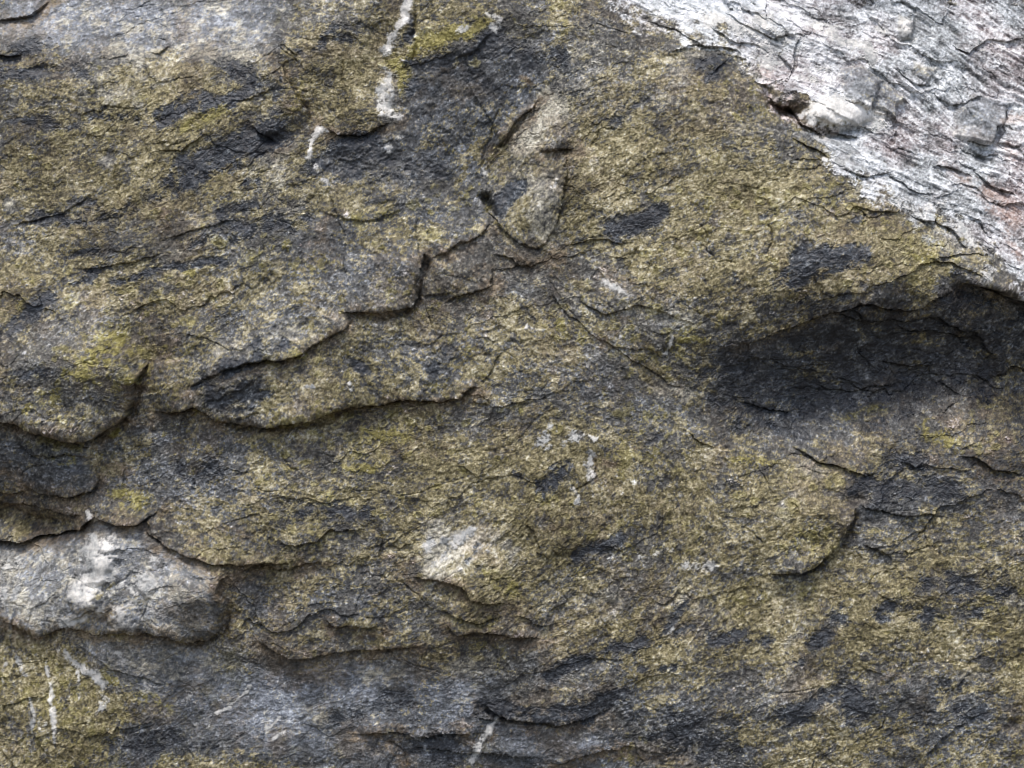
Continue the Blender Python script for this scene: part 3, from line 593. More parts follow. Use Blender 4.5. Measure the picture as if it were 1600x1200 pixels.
    ('vein', [(1280, 172), (1320, 168), (1366, 180)], 24, 1.6), ('vein', [(1200, 20), (1230, 45), (1200, 85)], 24, .8), ('vein', [(1330, 52), (1366, 62), (1372, 84)], 13, 1.1), ('vein', [(1100, 20), (1180, 40), (1200, 60)], 16, .9), ('vein', [(1280, 25), (1310, 40)], 20, .9),
    ('vein', [(1425, 20), (1435, 45)], 12, .9), ('vein', [(1385, 25), (1395, 30)], 10, .8), ('vein', [(1345, 92), (1340, 80)], 8, .8), ('quartz', [(1400, 310), (1440, 330), (1470, 318)], 12, .7), ('vein', [(1465, 180), (1500, 200), (1540, 218)], 9, .7),
    ('quartz', [(1500, 360), (1530, 430)], 18, .6), ('vein', [(1260, 200), (1290, 240), (1320, 250)], 16, .45), ('vein', [(1560, 60), (1600, 70)], 20, .5), ('vein', [(1240, 90), (1290, 120)], 30, .55), ('vein', [(1365, 60), (1374, 96)], 8, 1),
    ('pale', [(1000, 30), (1090, 66), (1160, 90)], 12, .6), ('pale', [(1200, 110), (1215, 150)], 10, .5), ('pale', [(1300, 250), (1360, 300), (1440, 350), (1500, 400), (1540, 450)], 22, .6),
    ('lichen', [(1150, 180), (1190, 160)], 16, .4), ('pale', [(1150, 200), (1190, 205)], 14, .5), ('pale', [(1060, 120), (1040, 150)], 20, .4), ('olive', [(1400, 380), (1440, 430)], 40, .8),
    ('dark', [(20, 190), (90, 200), (160, 180)], 12, .6), ('dark', [(190, 330), (250, 310), (300, 300)], 14, .6), ('dark', [(60, 340), (140, 335), (180, 350)], 20, .55), ('dark', [(-10, 110), (60, 115), (120, 108)], 16, .7),
    ('dark', [(300, 390), (340, 370), (400, 372)], 12, .6), ('dark', [(40, 590), (90, 580)], 14, .5), ('dark', [(350, 110), (410, 120), (430, 140)], 16, .6), ('dark', [(500, 60), (580, 40)], 18, .5), ('dark', [(1380, 770), (1450, 760), (1500, 780)], 24, .75),
    ('rust', [(810, 405), (850, 415), (870, 400)], 32, .8), ('rust', [(680, 440), (740, 430)], 45, .5), ('rust', [(660, 490), (740, 480)], 45, .5), ('rust', [(250, 480), (260, 560)], 40, .55),
    ('rust', [(1400, 700), (1480, 740), (1560, 790)], 40, .45), ('rust', [(1430, 480), (1500, 470)], 30, .5), ('rust', [(620, 690), (700, 700)], 40, .4), ('rust', [(640, 870), (600, 900)], 34, .5), ('rust', [(950, 440), (1010, 460)], 34, .45),
    ('rust', [(1170, 1080), (1250, 1075)], 40, .4), ('rust', [(500, 400), (520, 330)], 24, .5), ('rust', [(960, 510), (950, 540)], 24, .6), ('rust', [(0, 730), (30, 780), (120, 790)], 26, .6),
    ('dark', [(1290, 425), (1230, 440), (1205, 445)], 14, .9), ('dark', [(1250, 395), (1330, 398)], 14, 1), ('dark', [(480, 345), (500, 320)], 10, .5), ('dark', [(560, 250), (650, 262)], 24, .7), ('dark', [(420, 340), (450, 355)], 14, .8),
    ('rust', [(1560, 300), (1600, 340)], 26, .9), ('rust', [(1580, 180), (1620, 175)], 12, .9), ('rust', [(1590, 225), (1600, 230)], 14, .7), ('rust', [(1480, 250), (1530, 285)], 9, .6), ('rust', [(1590, 380), (1600, 400)], 16, .7),
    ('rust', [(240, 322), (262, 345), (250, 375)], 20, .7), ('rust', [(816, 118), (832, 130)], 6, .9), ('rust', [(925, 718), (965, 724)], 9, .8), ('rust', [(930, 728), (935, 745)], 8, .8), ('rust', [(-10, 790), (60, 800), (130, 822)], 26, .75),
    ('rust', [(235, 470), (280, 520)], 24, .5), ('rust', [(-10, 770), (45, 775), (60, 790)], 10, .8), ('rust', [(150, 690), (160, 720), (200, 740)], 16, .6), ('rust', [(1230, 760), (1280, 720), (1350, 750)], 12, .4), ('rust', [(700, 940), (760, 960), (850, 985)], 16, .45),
    ('rust', [(180, 800), (220, 812)], 14, .7), ('rust', [(260, 830), (340, 880)], 20, .5), ('rust', [(420, 1010), (520, 1025), (640, 1012)], 14, .55), ('rust', [(1370, 1060), (1440, 1050)], 24, .35), ('rust', [(1530, 630), (1500, 650)], 14, .6),
    ('rust', [(540, 410), (520, 395)], 10, .6), ('rust', [(510, 380), (545, 400)], 6, .5), ('rust', [(955, 535), (970, 500)], 18, .5), ('rust', [(310, 830), (400, 830)], 14, .5), ('rust', [(860, 820), (910, 810)], 12, .5), ('rust', [(1260, 370), (1300, 340)], 20, .35),
    ('rust', [(580, 860), (610, 890)], 16, .5), ('rust', [(640, 900), (700, 940)], 20, .45), ('rust', [(990, 698), (1000, 698)], 5, .9),
]:
    paint(kind, pl, w, s)
# iron stain along the joints, also painting the brown shade in the creases
for pl in SHADE_STAINED: paint('rust', [(p[0] + 2, p[1] + 7) for p in pl], 22, 0.72)
area('rust', [(1195, 130), (1215, 150), (1262, 150), (1275, 180), (1310, 200), (1290, 214), (1250, 200), (1210, 172)], 10, .9)  # brown painted in as part of the recess shade
area('dim', [(1195, 130), (1215, 150), (1262, 150), (1275, 180), (1310, 200), (1290, 214), (1250, 200), (1210, 172)], 10, .7)  # recess shade painted in, together with the brown above
# small crusty rosettes of lichen scattered over the left slabs
rr = np.random.default_rng(21)
ROS = np.zeros_like(D); RIM = np.zeros_like(D)
fineU = (PU + 5 * (fbm(U, V, 9, 3, 261) - .5)).astype(np.float32); fineV = (PV + 5 * (fbm(U, V, 9, 3, 271) - .5)).astype(np.float32)
for (x0, y0, x1, y1, n) in [(110, 420, 350, 550, 46), (430, 650, 650, 810, 44), (30, 650, 200, 720, 16), (320, 555, 560, 650, 22), (550, 310, 710, 400, 14), (1460, 630, 1580, 710, 14), (10, 200, 420, 420, 26),
                            (650, 640, 900, 820, 26), (1150, 700, 1330, 860, 24), (920, 280, 1440, 460, 30), (1340, 820, 1600, 1050, 26), (620, 50, 770, 100, 12), (840, 470, 1080, 560, 14), (90, 540, 230, 600, 16)]:
    for _ in range(n):
        x = rr.uniform(x0, x1); y = rr.uniform(y0, y1); rad = rr.uniform(3, 6) * (1.9 if rr.random() < .2 else 1); asp = rr.uniform(1, 1.6)
        ix0, ix1 = np.searchsorted(US, [x - 40, x + 40]); iy0, iy1 = np.searchsorted(VS, [y - 40, y + 40])
        w = (slice(iy0, iy1), slice(ix0, ix1))
        q = np.hypot((fineU[w] - x) / asp, fineV[w] - y) / rad
        ROS[w] = np.maximum(ROS[w], smooth(1.12, 0.9, q) * rr.uniform(.55, .95)); RIM[w] = np.maximum(RIM[w], np.exp(-((q - .85) / .16) ** 2) * (rad > 4))

P1, E1 = plates(74, 2.3, 12, 401, 1.3)
P2, E2 = plates(27, 2.2, 16, 431, 1.2)
P3, E3 = plates(44, 3.4, -27, 461, 1.3)
P4, E4 = plates(13, 3.6, -29, 491, 1.0)
def rag(k, a, b, amt):
    f = F[k]
    return np.where(f > 0.02, smooth(a, b, f + amt * RAG), 0).astype(np.float32)
M_dark = rag('dark', 0.24, 0.76, 0.30)
M_lich = rag('lichen', 0.40, 0.95, 0.27)
M_lich = np.maximum(M_lich, 0.6 * smooth(1.2, 2.0, 0.6 * norm(fbm(U, V, 15, 3, 231, .7)) + 0.55 * norm(fbm(U, V, 130, 3, 241)) + 0.4 * iso_b) * (F['shelf'] < .3) * (1 - F['cool']) * (1 - np.clip(2 * F['dim'], 0, 1)))
M_pale = rag('pale', 0.20, 1.05, 0.30)
M_pale = np.maximum(M_pale, 0.5 * smooth(1.3, 2.4, 0.8 * iso_b + 0.7 * clump2 + 0.3 * clump))
M_qtz = np.maximum(rag('quartz', 0.45, 1.0, 0.30), 0.92 * rag('vein', 0.46, 1.0, 0.27))
M_slate = np.clip(0.28 + 0.8 * F['slate'] + 0.16 * RAG + 0.10 * clump2, 0, 1)
M_shelf = smooth(0.30, 0.70, F['shelf'] + 0.16 * RAG + 0.26 * P3 * (F['shelf'] > .02) * (F['shelf'] < .98)) * (1 - 0.65 * np.clip(F['splint'], 0, 1))
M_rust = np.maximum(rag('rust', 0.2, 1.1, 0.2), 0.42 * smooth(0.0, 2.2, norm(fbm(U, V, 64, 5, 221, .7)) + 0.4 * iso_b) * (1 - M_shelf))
M_olive = np.clip(0.42 + 0.36 * F['olive'] - 0.24 * F['slate'] - 0.26 * F['cool'] + 0.10 * norm(fbm(U, V, 70, 4, 66)) + 0.05 * L_band, 0, 1)

M_lich = np.maximum(M_lich, 0.75 * ROS * (F['shelf'] < .3) * (M_dark < .7) * np.clip(.75 + .3 * iso_b, 0, 1))
# quartz lumps stand a little proud and are smooth; dark mica lies a little back
D += 1.1 * M_qtz - 1.2 * M_dark + 0.8 * M_lich + 0.7 * RIM * (F['shelf'] < .3)
# fine relief along the foliation
rough = 1.0 - 0.75 * M_qtz
fine = 0.62 * iso_a + 0.30 * L_fine + 0.40 * clump + 0.14 * L_mid + 0.16 * L_long
idx_h = in_poly(HOLLOW, PU, PV) | in_poly(BLOCK, PU, PV)
where3 = smooth(0.45, 0.65, fbm(U, V, 60, 3, 191))
where1 = smooth(0.40, 0.62, fbm(U, V, 190, 3, 171)); where2 = smooth(0.42, 0.60, fbm(U, V, 120, 3, 181)); where2 = np.where(idx_h, np.maximum(where2, .8), where2); where1 = np.where(idx_h, np.maximum(where1, .5), where1)
und = 4.5 * (fbm(U, V, 150, 5, 71) - 0.5) * 2 + 2.0 * norm(fbm(U, V, 40, 4, 75, .6)) * 0.6
D += rough * (0.50 * fine) * (1 + 0.1 * M_dark) + und * (1 - 0.5 * F['cool']) + 0.3 * L_band
D += (1 - M_shelf) * (1 - 0.6 * M_qtz) * (1 - 0.55 * np.clip(F['cool'] - F['pale'] * 2, 0, 1)) * ((0.7 + 2.0 * where1) * P1 + (0.2 + 0.9 * where2) * P2 - 1.1 * where2 * where3 * np.exp(-(E2 / .06) ** 2) - 1.2 * where1 * where3 * np.exp(-(E1 / .03) ** 2))
# the pale shelf is splintery: chips stepped along the foliation
swh = norm(L_long + 0.5 * L_band)
D += M_shelf * (1 - 0.6 * M_qtz) * (4.2 * P3 + 1.1 * P4 + (0.3 + 0.6 * smooth(1280, 1420, U)) * swh + 0.5 * L_fib + 0.3 * L_mid - 0.3 * where3 * np.exp(-(E4 / .08) ** 2))
# beyond the frame
D -= fade_out * (0.00008 * OUT ** 2 * 0.35) + fade_out * 90 * (0.5 - fbm(U, V, 420, 5, 99))

# ------------------------------------------------------------------ parts: which slab each face belongs to
SLABS = [
    # key, name, label, parent key, test
    ('shelf', 'pale_shelf', 'pale splintery schist sloping back at the upper right', None, SHELF),
    ('hollow', 'dark_hollow', 'dark slate-grey hollow under the pale shelf', None, HOLLOW),
    ('block', 'quartz_block', 'grey-green block with white quartz at the lower left', None, BLOCK),
    ('bulge', 'rounded_bulge', 'rounded bulge with yellow lichen overhanging a dark cleft', None,
     [(-60, 470), (60, 440), (180, 440), (290, 470), (285, 520), (250, 552), (225, 577), (209, 600), (206, 622), (201, 645), (190, 656), (165, 670), (140, 684), (110, 686), (85, 677), (60, 666), (30, 656), (-60, 645)]),
    ('tongue', 'ledge_slab', 'long tongue-shaped slab ending in a sharp shadowed ledge', None,
     [(209, 600), (250, 552), (290, 515), (330, 545), (400, 515), (470, 488), (528, 484), (546, 492), (551, 505), (600, 520), (700, 515), (800, 500), (850, 520), (840, 545), (796, 546), (782, 552), (770, 565), (760, 588), (752, 602), (738, 607), (716, 621), (700, 624),
      (640, 622), (600, 627), (545, 634), (500, 647), (450, 657), (400, 664), (345, 655), (325, 645), (300, 638), (270, 641), (235, 648), (206, 640)]),
    ('central', 'overhanging_slab', 'grey-green slab with an overhanging lower lip', None,
     [(480, 290), (620, 270), (745, 285), (752, 320), (768, 345), (752, 366), (715, 388), (672, 404), (658, 410), (655, 428), (648, 448), (653, 464), (645, 476), (625, 480), (595, 488), (570, 484), (528, 484), (470, 488), (400, 515), (370, 480), (380, 430), (430, 400), (480, 350)]),
    ('flake', 'broken_flake', 'small broken flake beside the overhanging lip', None,
     [(658, 410), (672, 404), (715, 388), (752, 366), (773, 385), (773, 415), (776, 434), (770, 447), (745, 453), (715, 467), (698, 478), (655, 464), (648, 448), (655, 428)]),
    ('wedge', 'wedge_block', 'pale speckled wedge outlined by cracks', None,
     [(750, 300), (760, 333), (790, 358), (815, 376), (841, 384), (860, 357), (872, 335), (879, 310), (884, 270), (888, 236), (850, 240), (800, 235), (760, 250)]),
    ('mica', 'dark_slab', 'dark blue-grey slab below the quartz vein', None,
     [(485, 268), (530, 228), (575, 212), (612, 184), (640, 130), (650, 96), (700, 85), (775, 57), (800, 80), (860, 90), (860, 150), (826, 176), (800, 206), (770, 235), (745, 285), (620, 270), (500, 290)]),
    ('upleft', 'upper_slab', 'olive and grey speckled slab at the upper left', None,
     [(-60, 80), (40, 84), (100, 80), (230, 76), (340, 100), (432, 84), (446, 128), (456, 150), (480, 176), (490, 196), (485, 268), (480, 350), (430, 400), (350, 412), (270, 418), (180, 440), (60, 440), (-60, 470)]),
    ('topband', 'pale_band', 'pale weathered band along the top left', None,
     [(-60, 80), (40, 84), (100, 80), (230, 76), (340, 100), (432, 84), (434, 62), (420, -60), (-60, -60)]),
    ('topmid', 'cracked_slab', 'olive slab between the pale band and the quartz vein', None,
     [(432, 84), (434, 62), (420, -60), (655, -60), (648, 25), (643, 55), (650, 96), (640, 130), (612, 184), (575, 212), (530, 228), (485, 240), (490, 196), (480, 176), (456, 150)]),
    ('right', 'olive_slab', 'broad yellow-olive slab below the pale shelf', None,
     [(655, -60), (970, -60), (1500, 372), (1520, 400), (1490, 446), (1420, 470), (1330, 468), (1280, 484), (1220, 515), (1150, 545), (1110, 590), (1075, 608), (1042, 596), (980, 558), (930, 524), (880, 488), (850, 450), (841, 384), (872, 335), (884, 270), (888, 236), (860, 150), (860, 90), (800, 80), (775, 57), (700, 85), (650, 96), (643, 55), (648, 25)]),
    ('lump', 'small_lump', 'small rounded dark grey lump at the left edge', None,
     [(30, 752), (36, 735), (70, 726), (110, 728), (147, 722), (152, 742), (143, 766), (110, 777), (60, 770)]),
    ('brown', 'shadowed_cleft', 'brown recess above the quartz block', None,
     [(-60, 785), (40, 790), (90, 802), (135, 806), (150, 801), (128, 822), (100, 826), (55, 831), (30, 845), (-60, 842)]),
    ('green', 'veined_slab', 'olive-green rock crossed by thin white veins at the lower left', None,
     [(-60, 940), (25, 978), (55, 996), (100, 978), (120, 1008), (150, 1030), (200, 1055), (230, 1110), (180, 1150), (140, 1200), (130, 1270), (-60, 1270)]),
    ('bottom', 'blue_grey_slab', 'smooth blue-grey slab along the bottom edge', None,
     [(230, 1110), (330, 1050), (395, 1003), (440, 1020), (470, 1033), (540, 1019), (632, 1014), (665, 1030), (745, 1100), (790, 1125), (870, 1136), (945, 1114), (1000, 1160), (960, 1270), (130, 1270), (140, 1200), (180, 1150)]),
    ('lowright', 'lower_right_slab', 'speckled slab right of the slanting crack', None,
     [(1340, 790), (1380, 798), (1482, 812), (1700, 800), (1700, 1270), (960, 1270), (1000, 1160), (945, 1114), (1060, 1040), (1150, 960), (1200, 896), (1250, 892), (1277, 882), (1306, 850), (1322, 822)]),
    ('rightmid', 'grey_terrace', 'grey flaky terrace below the dark hollow', None,
     [(1240, 690), (1330, 664), (1400, 640), (1480, 622), (1560, 606), (1700, 590), (1700, 800), (1482, 812), (1460, 799), (1380, 798), (1340, 790), (1330, 738), (1290, 724)]),
    # pieces lying in the slabs
    ('splinter1', 'splinter', 'grey-green striated splinter with a curved broken end', 'shelf', SPL[0]),
    ('splinter2', 'splinter', 'smaller striated splinter beside the curved one', 'shelf', SPL[1]),
    ('splinter3', 'splinter', 'striated splinter near the right edge', 'shelf', SPL[2]),
    ('splinter4', 'quartz_chip', None, 'shelf', SPL[3]),
    ('qvein', 'quartz_vein', None, 'topmid', [(626, -60), (650, -60), (650, 10), (636, 45), (620, 70), (612, 80), (600, 72), (604, 48), (622, 25)]),
    ('qvein2', 'quartz_vein', None, 'topmid', [(610, 106), (622, 130), (616, 165), (606, 182), (592, 178), (586, 155), (600, 128)]),
    ('qpeb', 'quartz_pebble', None, 'topmid', [(484, 224), (492, 236), (492, 252), (480, 258), (474, 246)]),
    ('qlump1', 'quartz_lump', 'white quartz lump', 'block', [(150, 846), (186, 848), (190, 870), (176, 905), (140, 912), (120, 896), (146, 880)]),
    ('qlump2', 'quartz_lump', 'grey-white quartz lump', 'block', [(112, 915), (140, 908), (164, 930), (158, 950), (128, 952), (110, 935)]),
    ('qlump3', 'quartz_lump', None, 'block', [(186, 942), (208, 940), (226, 965), (214, 986), (180, 980), (176, 960)]),
    ('qlump4', 'quartz_lump', 'large white quartz lump at the foot of the shelf', 'shelf', [(1262, 160), (1300, 146), (1340, 160), (1374, 180), (1345, 194), (1310, 196), (1270, 188)]),
    ('qpatch', 'quartz_patch', 'cream-white quartz patch', 'body', [(662, 880), (700, 830), (760, 805), (790, 850), (770, 870), (720, 880), (695, 905), (672, 902)]),
    ('qv3', 'quartz_vein', None, 'bottom', [(764, 1122), (778, 1128), (764, 1160), (748, 1210), (724, 1210), (744, 1160)]),
    ('qv4', 'quartz_vein', None, 'green', [(64, 1042), (74, 1040), (86, 1100), (90, 1135), (80, 1135), (74, 1090)]),
    ('qv5', 'quartz_vein', None, 'green', [(110, 1048), (120, 1048), (124, 1102), (112, 1104)]),
    ('qv6', 'quartz_vein', None, 'green', [(86, 1018), (100, 1012), (165, 1064), (158, 1080)]),
]
fu = 0.25 * (PU[:-1, :-1] + PU[1:, :-1] + PU[:-1, 1:] + PU[1:, 1:])
fv = 0.25 * (PV[:-1, :-1] + PV[1:, :-1] + PV[:-1, 1:] + PV[1:, 1:])
inside_frame = (OUT[:-1, :-1] < 60)
owner = np.zeros(fu.shape, np.int16)      # 0 = the main body
first = [i for i, s in enumerate(SLABS) if s[3] is None]
second = [i for i, s in enumerate(SLABS) if s[3] is not None]
for i in first:
    m = in_poly(SLABS[i][4], fu, fv) & (owner == 0) & inside_frame
    owner[m] = i + 1
for i in second:
    m = in_poly(SLABS[i][4], fu, fv) & inside_frame
    ys, xs = np.nonzero(m)
    y0, y1, x0, x1 = ys.min() - 1, ys.max() + 2, xs.min() - 1, xs.max() + 2
    w = m[max(y0, 0):y1, max(x0, 0):x1]
    best = None; left = w.copy()
    while left.any():
        g = np.zeros_like(w); sy, sx = np.argwhere(left)[len(np.argwhere(left)) // 2]; g[sy, sx] = True
        while True:
            n_ = g.copy(); n_[1:] |= g[:-1]; n_[:-1] |= g[1:]; n_[:, 1:] |= g[:, :-1]; n_[:, :-1] |= g[:, 1:]; n_ &= w
            if (n_ == g).all(): break
            g = n_
        if best is None or g.sum() > best.sum(): best = g
        left &= ~g
    owner[max(y0, 0):y1, max(x0, 0):x1][best] = i + 1

# ------------------------------------------------------------------ rock materials
def new_mat(name):
    m = bpy.data.materials.new(name); m.use_nodes = True
    nt = m.node_tree; nt.nodes.clear()
    return m, nt
def rock_material(name):
    m, nt = new_mat(name)
    N = nt.nodes.new; Lk = nt.links.new
    out = N('ShaderNodeOutputMaterial'); b = N('ShaderNodeBsdfPrincipled')
    Lk(b.outputs[0], out.inputs['Surface'])
    geo = N('ShaderNodeTexCoord')
    def attr(n):
        a = N('ShaderNodeAttribute'); a.attribute_name = n
        s = N('ShaderNodeSeparateColor'); Lk(a.outputs['Color'], s.inputs[0])
        return s.outputs
    A = attr('mineral_a'); B = attr('mineral_b'); C = attr('mineral_c')
    def mix(f, c1, c2):
        n = N('ShaderNodeMix'); n.data_type = 'RGBA'
        if hasattr(f, 'links') or not isinstance(f, float): Lk(f, n.inputs[0])
        else: n.inputs[0].default_value = f
        for s, c in ((6, c1), (7, c2)):
            if isinstance(c, tuple): n.inputs[s].default_value = (*c, 1)
            else: Lk(c, n.inputs[s])
        return n.outputs[2]
    def math_(op, a, b_=None, clamp=False):
        n = N('ShaderNodeMath'); n.operation = op; n.use_clamp = clamp
        for i, v in enumerate((a, b_)):
            if v is None: continue
            if isinstance(v, (int, float)): n.inputs[i].default_value = v
            else: Lk(v, n.inputs[i])
        return n.outputs[0]
    def noise(scale, detail=3, rough=.6):
        n = N('ShaderNodeTexNoise'); n.inputs['Scale'].default_value = scale; n.inputs['Detail'].default_value = detail; n.inputs['Roughness'].default_value = rough
        Lk(geo.outputs['Object'], n.inputs['Vector']); return n.outputs[0]
    def ramp(f, stops):
        n = N('ShaderNodeValToRGB'); cr = n.color_ramp
        cr.elements[0].position = stops[0][0]; cr.elements[0].color = (*stops[0][1], 1)
        cr.elements[1].position = stops[-1][0]; cr.elements[1].color = (*stops[-1][1], 1)
        for p, c in stops[1:-1]:
            e = cr.elements.new(p); e.color = (*c, 1)
        Lk(f, n.inputs[0]); return n.outputs[0]
    n_f = noise(420, 3, .7)
    n_m = noise(38, 4, .6)
    # grain value: crystal brightness and painted recess shade carried by the rock, broken up by a finer noise
    gr = math_('ADD', C[0], math_('MULTIPLY', math_('SUBTRACT', n_f, 0.5), 0.45))
    gr = math_('ADD', gr, math_('MULTIPLY', math_('SUBTRACT', n_m, 0.5), 0.25), True)
    mg = N('ShaderNodeAttribute'); mg.attribute_name = 'unsurveyed'; mg = mg.outputs['Fac']
    wide = math_('MULTIPLY', math_('SUBTRACT', noise(210, 4, .75), 0.5), 1.3)
    wide2 = math_('MULTIPLY', math_('SUBTRACT', noise(150, 5, .75), 0.5), 1.5)
    gr = math_('ADD', gr, math_('MULTIPLY', wide, mg), True)
    gr2 = math_('ADD', C[1], math_('MULTIPLY', math_('SUBTRACT', n_f, 0.5), 0.35), True)
    gr2 = math_('ADD', gr2, math_('MULTIPLY', wide2, mg), True)
    grey = ramp(gr, [(0.0, (.013, .012, .012)), (0.30, (.044, .042, .038)), (0.55, (.108, .103, .090)), (0.78, (.26, .25, .215)), (1.0, (.55, .54, .53))])
    oliv = ramp(gr, [(0.0, (.016, .013, .007)), (0.28, (.071, .059, .026)), (0.52, (.177, .150, .070)), (0.78, (.385, .338, .200)), (1.0, (.66, .63, .50))])
    slat = ramp(gr, [(0.0, (.012, .013, .016)), (0.30, (.038, .043, .050)), (0.55, (.092, .102, .116)), (0.80, (.215, .24, .285)), (1.0, (.49, .53, .59))])
    dark = ramp(gr, [(0.0, (.006, .0065, .010)), (0.45, (.018, .021, .027)), (0.75, (.055, .063, .074)), (1.0, (.22, .24, .26))])
    lich = ramp(gr, [(0.0, (.045, .038, .010)), (0.45, (.176, .152, .040)), (0.8, (.35, .312, .11)), (1.0, (.52, .50, .28))])
    pale = ramp(gr, [(0.0, (.045, .042, .042)), (0.35, (.15, .145, .130)), (0.65, (.37, .345, .270)), (1.0, (.72, .69, .59))])
    shlf = ramp(gr, [(0.0, (.060, .066, .066)), (0.25, (.155, .162, .166)), (0.5, (.298, .311, .318)), (0.75, (.50, .523, .538)), (1.0, (.80, .81, .83))])
    shlp = ramp(gr, [(0.0, (.070, .054, .054)), (0.25, (.185, .152, .152)), (0.5, (.35, .310, .312)), (0.75, (.57, .545, .550)), (1.0, (.82, .80, .80))])
    shlf = mix(math_('MULTIPLY', math_('SUBTRACT', noise(7, 3, .6), 0.42), 5.0, True), shlf, shlp)
    qtz = ramp(gr, [(0.0, (.17, .18, .18)), (0.4, (.40, .405, .395)), (0.75, (.64, .62, .58)), (1.0, (.84, .82, .78))])
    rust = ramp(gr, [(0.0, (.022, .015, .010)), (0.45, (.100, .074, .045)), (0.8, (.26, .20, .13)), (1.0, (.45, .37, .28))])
    ol_f = math_('MULTIPLY', math_('SUBTRACT', math_('ADD', math_('MULTIPLY', B[2], 1.15), gr2), 0.86), 3.6, True)
    c = mix(math_('MULTIPLY', B[0], 0.9), grey, slat)
    c = mix(ol_f, c, oliv)
    c = mix(A[2], c, pale)
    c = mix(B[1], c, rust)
    c = mix(A[1], c, lich)
    c = mix(C[2], c, shlf)
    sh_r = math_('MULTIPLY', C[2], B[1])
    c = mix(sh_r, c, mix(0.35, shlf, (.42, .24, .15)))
    c = mix(A[0], c, dark)
    qa = N('ShaderNodeAttribute'); qa.attribute_name = 'quartz_amount'
    c = mix(qa.outputs['Fac'], c, qtz)
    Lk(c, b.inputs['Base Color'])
    # dark mica and damp grains are glossier
    ro = math_('SUBTRACT', 0.68, math_('MULTIPLY', A[0], 0.18))
    ro = math_('ADD', ro, math_('MULTIPLY', math_('SUBTRACT', gr2, 0.5), -0.35), True)
    Lk(ro, b.inputs['Roughness'])
    b.inputs['Specular IOR Level'].default_value = 0.5
    bp = N('ShaderNodeBump'); bp.inputs['Strength'].default_value = 0.5; bp.inputs['Distance'].default_value = 0.0011
    Lk(noise(520, 3, .7), bp.inputs['Height'])
    Lk(bp.outputs[0], b.inputs['Normal'])
    return m
ROCK = rock_material('weathered_schist')

# ------------------------------------------------------------------ build the meshes
# crystal brightness per vertex, lowered by dim to paint shade in recesses
iso_k = 1 - 0.5 * np.clip(F['slate'] * F['lite'] * 2, 0, 1)
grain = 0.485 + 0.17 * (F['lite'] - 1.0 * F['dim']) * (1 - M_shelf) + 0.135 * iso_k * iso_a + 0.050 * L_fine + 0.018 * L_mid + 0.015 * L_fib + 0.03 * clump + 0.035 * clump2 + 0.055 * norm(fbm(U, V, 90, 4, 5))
grain = grain + 0.14 * RIM * (F['shelf'] < .3)
grain = grain + (speck > 2.2) * 0.25 * (M_dark < .5)                    # bright feldspar specks, doubling as painted sparkle glints
shelf_grain = 0.625 + 0.050 * L_fib + 0.026 * L_long + 0.07 * L_mid + 0.06 * L_fine + 0.07 * iso_a + 0.06 * clump2 + 0.09 * norm(fbm(U, V, 70, 4, 15)) + 0.03 * P4
shelf_left = smooth(1400, 1250, U - 0.35 * (V - 150))
shelf_grain = shelf_grain + (0.15 + 0.03 * clump2) * shelf_left - (1 - shelf_left) * (0.03 + 0.07 * np.maximum(norm(L_band + 0.6 * L_long), -0.5) * norm(fbm(U, V, 80, 3, 211)))
shelf_grain = shelf_grain + 0.10 * iso_a * (1 - shelf_left)
grain = grain * (1 - M_shelf) + shelf_grain * M_shelf
qg = 0.44 + 0.30 * np.clip(np.maximum(F['vein'], F['quartz']) - 0.4, 0, 1) + 0.15 * norm(fbm(U, V, 26, 4, 45)) + 0.08 * iso_a + 0.10 * clump
grain = grain * (1 - M_qtz) + qg * M_qtz
hue = 0.47 + 0.20 * iso_b + 0.06 * L_fine2 + 0.07 * L_fib + 0.13 * clump2 + 0.07 * clump + 0.06 * norm(fbm(U, V, 110, 3, 251))

D = D.astype(np.float64)
X = (U - 800.0 + SHU) / 1000.0
Z = MID + (600.0 - V - SHV) / 1000.0
Y = -D / 1000.0
CO = np.stack([X, Y, Z], -1).reshape(-1, 3).astype(np.float32)
def rgba(a, b, c):
    return np.stack([np.clip(a, 0, 1), np.clip(b, 0, 1), np.clip(c, 0, 1), np.ones_like(a)], -1).reshape(-1, 4).astype(np.float32)
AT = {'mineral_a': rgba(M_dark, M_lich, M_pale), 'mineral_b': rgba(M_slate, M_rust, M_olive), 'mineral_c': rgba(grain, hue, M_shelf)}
MG = (1 - far_fade).reshape(-1)
QA = np.clip(M_qtz, 0, 1).reshape(-1).astype(np.float32)

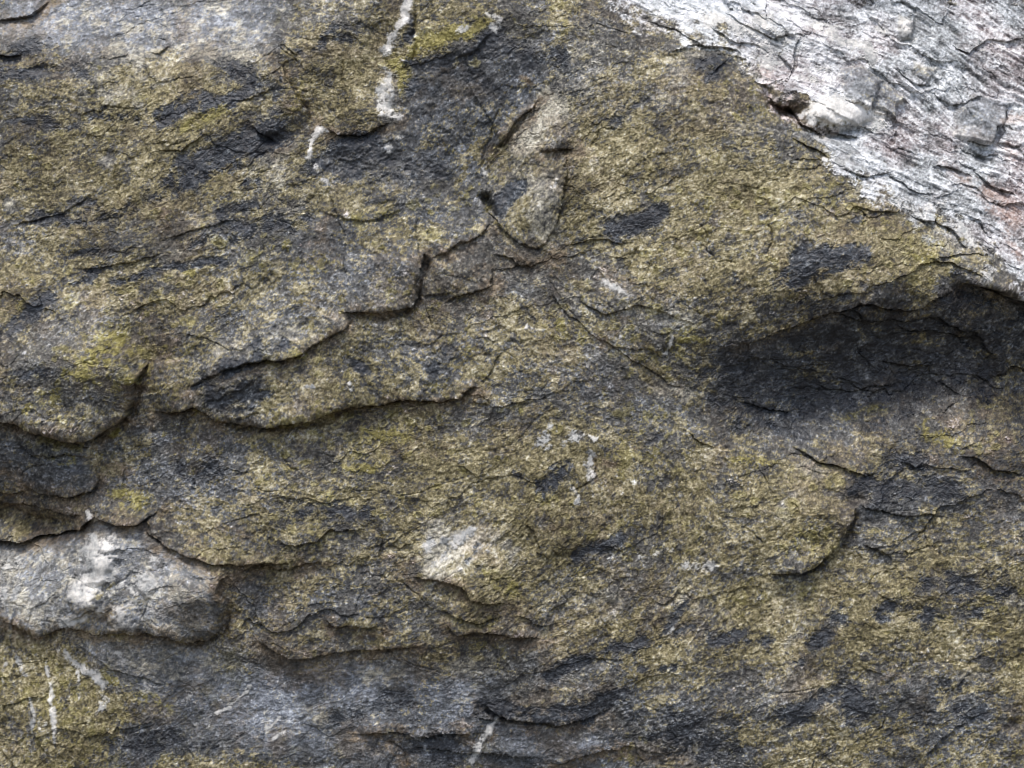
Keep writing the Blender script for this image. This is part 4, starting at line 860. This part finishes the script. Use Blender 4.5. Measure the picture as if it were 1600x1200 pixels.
vid = np.arange(NU * NV).reshape(NV, NU)
quads = np.stack([vid[1:, :-1], vid[1:, 1:], vid[:-1, 1:], vid[:-1, :-1]], -1)
def build(name, mask, parent, origin=None):
    q = quads[mask]
    used, inv = np.unique(q, return_inverse=True)
    inv = inv.reshape(-1)
    me = bpy.data.meshes.new(name)
    co = CO[used]
    me.vertices.add(len(used)); me.vertices.foreach_set('co', co.ravel())
    me.loops.add(len(inv)); me.loops.foreach_set('vertex_index', inv.astype(np.int32))
    n = len(q)
    me.polygons.add(n); me.polygons.foreach_set('loop_start', (np.arange(n) * 4).astype(np.int32))
    me.update(calc_edges=True)
    for k, a in AT.items():
        at = me.attributes.new(k, 'FLOAT_COLOR', 'POINT'); at.data.foreach_set('color', a[used].ravel())
    at = me.attributes.new('quartz_amount', 'FLOAT', 'POINT'); at.data.foreach_set('value', QA[used])
    at = me.attributes.new('unsurveyed', 'FLOAT', 'POINT'); at.data.foreach_set('value', MG[used])
    me.materials.append(ROCK)
    far = (OUT[:-1, :-1][mask] > 5)
    if far.any(): me.polygons.foreach_set('use_smooth', far)
    o = bpy.data.objects.new(name, me)
    scene.collection.objects.link(o)
    if parent is not None: o.parent = parent
    return o

root = bpy.data.objects.new('rock_face', None)
scene.collection.objects.link(root)
root['label'] = 'olive and grey schist rock face with yellow lichen, white quartz and shadowed ledges'
root['category'] = 'rock'
made = {}
made['body'] = build('bedrock', owner == 0, root)
made['body']['label'] = 'broad olive speckled bedrock below the sharp ledge'
for i in first + second:
    key, nm, lab, par, pl = SLABS[i]
    msk = owner == i + 1
    if not msk.any(): continue
    o = build(nm, msk, root if par is None else made[par])
    if lab: o['label'] = lab
    made[key] = o

# ------------------------------------------------------------------ ground at the foot of the face (below the picture)
gm, gnt = new_mat('gravelly_earth')
go = gnt.nodes.new('ShaderNodeOutputMaterial'); gb = gnt.nodes.new('ShaderNodeBsdfPrincipled'); gn = gnt.nodes.new('ShaderNodeTexNoise'); gr_ = gnt.nodes.new('ShaderNodeValToRGB')
gn.inputs['Scale'].default_value = 14; gn.inputs['Detail'].default_value = 8
gr_.color_ramp.elements[0].color = (.03, .028, .018, 1); gr_.color_ramp.elements[1].color = (.15, .13, .10, 1)
gnt.links.new(gn.outputs[0], gr_.inputs[0]); gnt.links.new(gr_.outputs[0], gb.inputs['Base Color']); gnt.links.new(gb.outputs[0], go.inputs[0])
gb.inputs['Roughness'].default_value = .95
n = 90
gx = np.sign(np.linspace(-1, 1, n)) * np.abs(np.linspace(-1, 1, n)) ** 2.2 * 80
GX, GY = np.meshgrid(gx, gx)
GZ = (fbm(GX, GY, 1.2, 4, 301) - 0.5) * 0.12
gv = np.stack([GX, GY, GZ], -1).reshape(-1, 3)
gi = np.arange(n * n).reshape(n, n)
gq = np.stack([gi[:-1, :-1], gi[:-1, 1:], gi[1:, 1:], gi[1:, :-1]], -1).reshape(-1, 4)
gme = bpy.data.meshes.new('ground'); gme.from_pydata(gv.tolist(), [], gq.tolist()); gme.materials.append(gm)
g = bpy.data.objects.new('ground', gme); scene.collection.objects.link(g); g['kind'] = 'structure'
